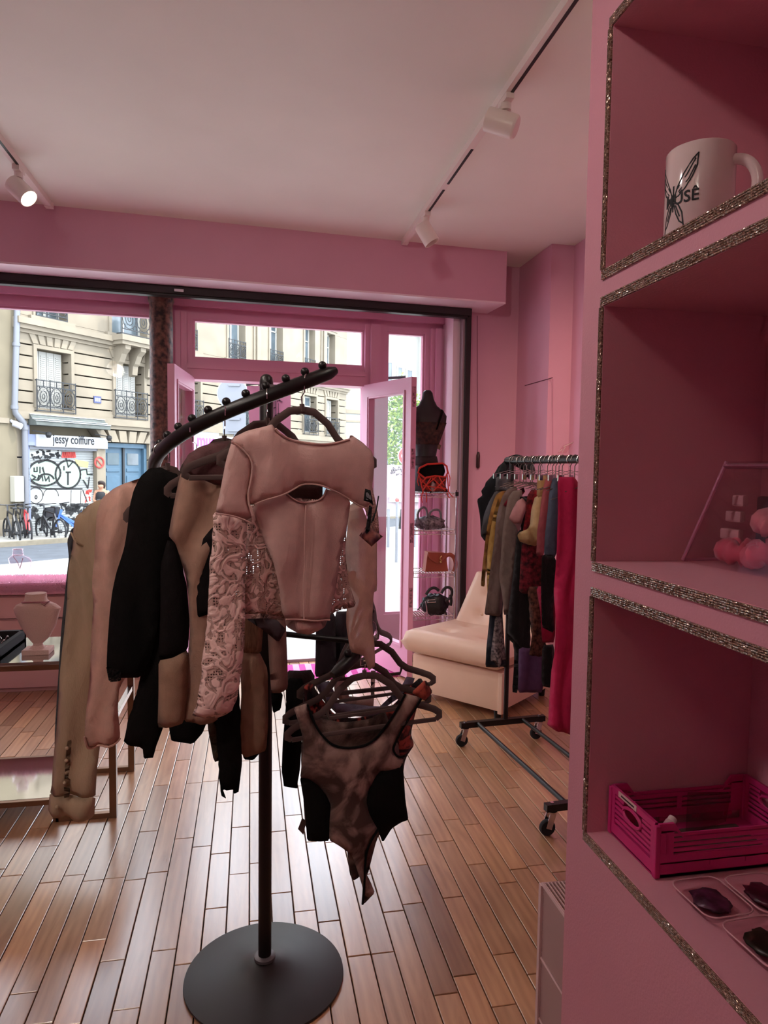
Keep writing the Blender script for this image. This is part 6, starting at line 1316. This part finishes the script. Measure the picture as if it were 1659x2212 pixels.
# ================================================================== THINGS IN THE NICHES
# mug
gx, gy, g0, gr, gh = .551, .803, 1.7905, .0405, .108
mg = thing('mug', 'white china mug with butterfly print in the top niche', 'mug', (gx, gy, g0)); M['china'] = mat('china', '#d9c3bf', .12)
MB().lathe([(.034, 0), (.038, .002), (gr, .008), (gr, gh - .002), (gr - .0015, gh), (gr - .004, gh - .001), (gr - .004, .008), (.001, .006)], (gx, gy, g0), 48).build('body', M['china'], mg, True)
hd = Vector((.55, -.83, 0)).normalized()
hp = [Vector((gx, gy, g0 + gh/2)) + hd * (gr - .003 + .030 * math.cos(R_(k))) + Vector((0, 0, .034 * math.sin(R_(k)))) for k in range(-85, 86, 10)]
MB().tube(hp, .0065, 10, flat=.75).build('handle', M['china'], mg, True)
base_a = math.atan2(-gy, -gx) - R_(46)
def mcyl(s, z, d): a = base_a + s / gr; return Vector((gx + (gr + d) * math.cos(a), gy + (gr + d) * math.sin(a), g0 + z))
b = MB()
def mir(pts): return [(-x, z) for x, z in pts]
wing = [[(.001,.045),(.006,.058),(.014,.072),(.024,.086),(.030,.092),(.029,.078),(.024,.066),(.016,.054),(.008,.047),(.001,.045)], [(.006,.056),(.018,.070),(.027,.086)], [(.008,.052),(.020,.064),(.027,.078)], [(.009,.050),(.022,.062)], [(.001,.043),(.008,.036),(.013,.026),(.015,.012),(.010,.016),(.005,.026),(.001,.040)], [(.004,.036),(.010,.022)], [(.015,.012),(.016,.008)]]
for w_ in wing:
    for pts in (w_, mir(w_)): stroke(b, pts, .0016, mcyl, .0001, .0004)
stroke(b, [(0, .03), (0, .06)], .002, mcyl, .0001, .0004)
b.build('butterfly_print', M['ink'], mg)
cu = bpy.data.curves.new('t', 'FONT'); cu.body = 'MUSÊ'; cu.size = .019; cu.offset = .0003; cu.resolution_u = 3; to = bpy.data.objects.new('t', cu); COL.objects.link(to)
me = bpy.data.meshes.new_from_object(to.evaluated_get(bpy.context.evaluated_depsgraph_get())); bpy.data.objects.remove(to)
mxv = max(v.co.x for v in me.vertices)
for v in me.vertices: v.co = mcyl(v.co.x - mxv*.30, v.co.y + .037, .0006) - Vector((gx, gy, g0))
me.materials.clear(); me.materials.append(M['ink']); o = bpy.data.objects.new('lettering', me); COL.objects.link(o); o.parent = mg
# clear bag with pink scrunchies
bz = 1.368; pa = on_z(1475, 1215, bz); pbg = Vector((.660, .30, bz)); dv = (pbg - pa).normalized(); nv = Vector((-dv.y, dv.x, 0)); nv = nv if nv.x < 0 else -nv
bg = thing('clear_pouch', 'clear vinyl pouch with pink metallic trim in the middle niche', 'pouch', (pa + pbg) / 2)
def bf(s, z, d=0): return pa + dv * s - nv * d + Vector((0, 0, z))
Lb = (pbg - pa).length; Hb = .148; tpr = .045
M['pvc'] = thin_glass('pvc', (.99, .96, .97), .4, .06, .15); M['foil'] = mat('foil', '#c98ea6', .3, .7, bump=.4, bscale=160)
MB().prism([bf(0, .002), bf(Lb, .002), bf(Lb - tpr, Hb, .03), bf(tpr, Hb, .03)], -nv * .001).build('front', M['pvc'], bg); MB().prism([bf(0, .002, .10), bf(Lb, .002, .10), bf(Lb - tpr, Hb, .04), bf(tpr, Hb, .04)], -nv * .001).build('back', M['pvc'], bg)
MB().prism([bf(0, .002), bf(0, .002, .10), bf(tpr, Hb, .04), bf(tpr, Hb, .03)], dv * .001).build('gusset', M['pvc'], bg)
MB().tube([bf(0, .004), bf(.015, .05, .009), bf(.030, .10, .02), bf(tpr, Hb, .03)], .0028, 8).build('edge_trim', M['foil'], bg, True)
MB().tube([bf(tpr - .002, Hb - .006, .033), bf(Lb - tpr, Hb - .006, .033)], .008, 8, flat=.5, nrm=(0,0,1)).build('zip_trim', M['foil'], bg, True)
MB().tube([bf(0, .004, .0), bf(0, .004, .1)], .0025, 6).build('edge_trim', M['foil'], bg, True)
def ruffle(c, R, r, seed, ax):
    b = MB(); q = ax.to_track_quat('Z', 'Y').to_matrix(); o = 0; n, m_ = 26, 10
    for i in range(n):
        a = 2*math.pi*i/n; rr_ = r * (1 + .35*math.sin(a*9 + seed)); Ro = R * (1 + .06*math.sin(a*5+seed))
        for j in range(m_): t_ = 2*math.pi*j/m_; b.v.append(tuple(Vector(c) + q @ Vector(((Ro + rr_*math.cos(t_))*math.cos(a), (Ro + rr_*math.cos(t_))*math.sin(a), rr_*math.sin(t_)*1.1))))
    for i in range(n):
        for j in range(m_): i2, j2 = (i+1) % n, (j+1) % m_; b.f.append((i*m_+j, i2*m_+j, i2*m_+j2, i*m_+j2))
    return b
rs2 = random.Random(9)
for i, (s, z, d, sh) in enumerate(((.070, .024, .040, '#d0546e'), (.118, .028, .036, '#cf5a72'), (.166, .03, .045, '#c8506a'), (.125, .062, .046, '#d77f8a'), (.190, .062, .05, '#d0546e'), (.235, .03, .045, '#cc5470'))):
    o = ruffle(bf(s, z, d), .019, .0125, i, Vector((rs2.uniform(-.4,.4), rs2.uniform(-.4,.4), 1))).build('scrunchie', mat('scr%d' % i, sh, .7, sheen=.3), None, smooth='all')
    tag(o, ('leftmost rosy satin scrunchie at the bottom of the clear pouch', 'rosy satin scrunchie second from left at the pouch bottom', 'rosy satin scrunchie third from left at the pouch bottom', 'pale pink satin scrunchie on top in the clear pouch', 'rosy satin scrunchie on top at the right of the pouch', 'rightmost rosy satin scrunchie at the bottom of the pouch')[i], 'scrunchie', 'scrunchies in the clear pouch')
# folded cloth swatches in the pouch
st_ = thing('striped_cloth', 'black cloth with pale stripes folded in the clear pouch', 'cloth', bf(.16, .05, .08))
MB().box((0, 0, 0), (.13, .010, .072), Matrix.Translation(bf(.052, .028, .076)) @ Matrix.Rotation(math.atan2(dv.y, dv.x), 4, 'Z'), bev=.004).build('cloth', mat('dkcloth', '#2b2023', .9), st_)
for k, (s0, s1, z) in enumerate(((.032, .054, .085), (.020, .050, .062), (.011, .048, .036), (.008, .044, .012))): MB().box((s0, -.006, z), (s1, .004, z + .016), Matrix.Translation(bf(0, 0, .058)) @ Matrix.Rotation(math.atan2(dv.y, dv.x), 4, 'Z'), bev=.003).build('stripe', mat('plcloth', '#cf9fa4', .9), st_)
# folding crate
kx0, kx1, ky0, ky1, kz0, kh = .533, .762, .812, .934, .9565, .074
cr = thing('folding_crate', 'hot pink plastic folding crate in the lower niche', 'crate', ((kx0+kx1)/2, (ky0+ky1)/2, kz0)); M['crate'] = mat('crate', '#cc2f78', .45)
MB().box((kx0, ky0, kz0), (kx1, ky1, kz0 + .004)).build('bottom', M['crate'], cr)
MB().prism([(kx0 + .001, ky0, kz0), (kx1 - .001, ky0, kz0), (kx1 - .001, ky0, kz0 + .02), (kx0 + .001, ky0, kz0 + .02)], (0, .004, 0)).build('skirt', M['crate'], cr)
th_ = .0035
def long_wall(y0, y1):
    xm0, xm1 = kx0 + .045, kx1 - .045; h = kh
    o = MB(); o.box((kx0 + .004, y0, kz0 + .018), (kx1 - .004, y1, kz0 + .030)); o.box((kx0 + .004, y0, kz0 + .030), (kx0 + .026, y1, kz0 + h - .01)); o.box((kx1 - .026, y0, kz0 + .03), (kx1 - .004, y1, kz0 + h - .01))
    o.prism([(kx0 + .004, y0, kz0 + h), (kx0 + .004, y0, kz0 + h - .012), (kx0 + .03, y0, kz0 + h - .012), (xm0, y0, kz0 + h - .026), (xm1, y0, kz0 + h - .026), (kx1 - .03, y0, kz0 + h - .012), (kx1 - .004, y0, kz0 + h - .012), (kx1 - .004, y0, kz0 + h), (kx1 - .026, y0, kz0 + h), (xm1 + .004, y0, kz0 + h - .020), (xm0 - .004, y0, kz0 + h - .020), (kx0 + .026, y0, kz0 + h)], (0, y1 - y0, 0)); o = o.build('long_wall', M['crate'], cr)
    for i in range(4): MB().box((kx0 + .024, y0 + .0006, kz0 + .0335 + i*.0072), (kx1 - .024, y1 - .0006, kz0 + .0375 + i*.0072)).build('slat', M['crate'], o)
    for i in range(2): MB().box((kx0 + .024, y0 + .0006, kz0 + .062 - i*.0), (kx0 + .03 , y1 - .0006, kz0 + .0655)).build('slat', M['crate'], o)
    MB().box(((kx0+kx1)/2 - .004, y0 + .0004, kz0 + .03), ((kx0+kx1)/2 + .004, y1 - .0004, kz0 + h - .022)).build('rib', M['crate'], o) if y0 > .85 else None
    for i in range(4): MB().box((kx0 + .026 + i*.055, y0 - .0012, kz0 + .012), (kx0 + .040 + i*.055, y0 + .001, kz0 + .018)).build('clip', M['crate'], o)
long_wall(ky0, ky0 + th_); long_wall(ky1 - th_, ky1)
def end_wall(x0, x1, lab):
    o = MB(); h = kh; o.box((x0, ky0 + .004, kz0 + .002), (x1, ky1 - .004, kz0 + .020)); o.box((x0, ky0 + .004, kz0 + .020), (x1, ky0 + .014, kz0 + h)); o.box((x0, ky1 - .014, kz0 + .02), (x1, ky1 - .004, kz0 + h)); o.box((x0 - .0005, ky0 + .004, kz0 + h - .008), (x1 + .0005, ky1 - .004, kz0 + h + .001)); o = o.build('end_wall', M['crate'], cr)
    ym = (ky0 + ky1)/2; ring = [(x0, ym + .023*math.cos(R_(k)), kz0 + .052 + .010*math.sin(R_(k))) for k in range(0, 360, 20)]; MB().tube(ring, .0025, 6, closed=True).build('handle_hole', M['crate'], o, True)
    for i in range(6):
        z = kz0 + .0235 + i*.0072
        if z + .002 > kz0 + .042 and z < kz0 + .062:
            for a, c_ in ((ky0 + .012, ym - .024), (ym + .024, ky1 - .012)): MB().box((x0 + .0006, a, z), (x1 - .0006, c_, z + .0042)).build('slat', M['crate'], o)
        else: MB().box((x0 + .0006, ky0 + .012, z), (x1 - .0006, ky1 - .012, z + .0042)).build('slat', M['crate'], o)
    return o
end_wall(kx0, kx0 + th_, 1); end_wall(kx1 - th_, kx1, 0)
for x in (kx0 + .002, kx1 - .002):
    for y in (ky0 + .002, ky1 - .002): MB().box((x - .004, y - .004, kz0 + .0), (x + .004, y + .004, kz0 + kh - .002), bev=.0015).build('corner_post', M['crate'], cr)
MB().box((kx0 + .004, ky0 - .0025, kz0 + .034), (kx0 + .013, ky0 - .0005, kz0 + .062), bev=.001).build('latch', M['crate'], cr)
lb = MB().box((kx0 - .0012, (ky0+ky1)/2 - .012, kz0 + kh - .007), (kx0 - .0004, (ky0+ky1)/2 + .036, kz0 + kh + .0012)).build('sticker', mat('sticker', '#d9b9b4', .7), cr); MB().box((kx0 - .0016, (ky0+ky1)/2 - .006, kz0 + kh - .004), (kx0 - .0011, (ky0+ky1)/2 + .028, kz0 + kh - .002)).build('sticker_line', M['ink'], lb)
t = thing('clear_sachet', 'clear sachet with dark contents lying in the pink crate', 'sachet', (kx0 + .13, ky0 + .06, kz0 + .005)); MB().prism([(kx0 + .10, ky0 + .075, kz0 + .012), (kx0 + .17, ky0 + .085, kz0 + .02), (kx0 + .18, ky0 + .09, kz0 + .058), (kx0 + .115, ky0 + .095, kz0 + .06)], (0, .006, .002)).build('film', thin_glass('film', (.75, .72, .68), .6, .15), t); MB().box((kx0 + .05, ky0 + .03, kz0 + .006), (kx0 + .19, ky0 + .09, kz0 + .014), bev=.003).build('contents', mat('sach_d', '#4a3a30', .7), t)
t = thing('lip_balm_tube', 'small white capped tube in the pink crate', 'tube', (kx0 + .04, ky0 + .035, kz0 + .006)); MB().cyl((kx0 + .02, ky0 + .03, kz0 + .03), (kx0 + .05, ky0 + .045, kz0 + .05), .007, 12).build('tube', mat('tube_w', '#c9a9ab', .3), t, True); MB().cyl((kx0 + .05, ky0 + .045, kz0 + .05), (kx0 + .056, ky0 + .048, kz0 + .054), .006, 12).build('cap', mat('cap_w', '#e0c8c8', .3), t, True)
# clear blister trays
def rrect(cx_, cy_, a, b_, r, n=5):
    out = []
    for sx, sy_, a0 in ((1,1,0), (-1,1,90), (-1,-1,180), (1,-1,270)):
        for k in range(n + 1): an = R_(a0 + 90*k/n); out.append((cx_ + sx*(a - r) + r*math.cos(an), cy_ + sy_*(b_ - r) + r*math.sin(an)))
    return out
def tray(cx_, cy_, a, b_, rot, lab, c1, c2):
    z = .9565; t = thing('clear_tray', lab, 'tray', (cx_, cy_, z), 'clear trays in the lower niche'); m_ = Matrix.Translation((cx_, cy_, 0)) @ Matrix.Rotation(R_(rot), 4, 'Z')
    def ringv(k, zz, r): return [m_ @ Vector((x, y, zz)) for x, y in rrect(0, 0, a + k, b_ + k, r)]
    rings = [ringv(-.004, z, .010), ringv(0, z + .004, .012), ringv(0, z + .010, .012), ringv(.003, z + .0105, .014), ringv(.003, z + .012, .014), ringv(-.002, z + .013, .011)]
    b = MB(); n = len(rings[0])
    for r in rings: b.v += [tuple(v) for v in r]
    for i in range(len(rings) - 1):
        for j in range(n): j2 = (j+1) % n; b.f.append((i*n+j, i*n+j2, (i+1)*n+j2, (i+1)*n+j))
    b.f.append(tuple(range(n))[::-1]); b.f.append(tuple((len(rings)-1)*n + j for j in range(n))); b.build('shell', thin_glass('tray_clear', (.97, .92, .93), .4, .04, .15), t, True)
    MB().tube(ringv(.003, z + .0115, .014), .0011, 6, closed=True).build('rim', mat('tray_rim', '#d7a5ab', .15), t, True)
    lump(MB(), tuple(m_ @ Vector((0, 0, z + .0065))), (a*.72, b_*.72, .0045), 20, cx_*50, .35, 12).build('contents', mat('tray_c', c1, .35, vscale=70, col2=c2, metal=.2), t, smooth='all')
tray(.571, .748, .031, .036, 2, 'clear tray of purple lashes right in front of the crate', '#6a3a58', '#2a1a24'); tray(.645, .745, .031, .036, 1, 'clear tray of dark lashes at the far right edge', '#5a2438', '#2a1018'); tray(.584, .662, .034, .038, 3, 'clear tray of green black lashes nearest the viewer', '#24301e', '#141410')
# ================================================================== TRACK SPOTS AND ADDED FILL LAMPS
zt_ = ZC - .035
LC = (1, .90, .80)
spot((-1.19, 4.02, zt_), (.62, -.25, -.62), 'lit white track spotlight near the shop window', True, 40, color=LC)
spot((1.035, 2.83, zt_), (-.70, .35, .32), 'white track spotlight tilted up, nearest on the right track', False)
spot((1.035, 4.17, zt_), (.45, -.1, -.75), 'white track spotlight pointing down beside the bulkhead', False)
BK = 'white track spotlight further back on the ceiling, '  # all but the alcove lamp are unseen fill, added to brighten the room
for x, y, tgt, e, sz, lab in ((1.035, 1.86, (2.2, 3.45, 1.9), 120, 66, 'lighting the alcove wall'), (1.035, 1.35, (.05, 1.9, 1.0), 12, 60, 'added unseen fill for the stand from the right'), (-1.19, .35, (-.25, 1.9, 1.1), 22, 56, 'added unseen fill for the stand from the left'), (-1.19, 1.5, (1.4, 3.4, .6), 70, 60, 'added unseen fill for the rolling rail'), (-1.19, -.4, (-.9, 3.2, .6), 50, 60, 'added unseen fill for the mirrored table'), (-1.19, 1.15, (.6, .85, 1.0), 32, 64, 'added unseen fill grazing the niche wall'), (-1.19, -1.2, (-.3, .6, 3.6), 75, 100, 'added unseen fill turned up towards the ceiling')):
    p = Vector((x, y, zt_)); spot(p, Vector(tgt) - p + Vector((0, 0, .1)), BK + lab, True, e, size=sz, color=(1, .68, .52) if 'alcove' in lab else (1, .92, .90) if 'niche' in lab else LC)
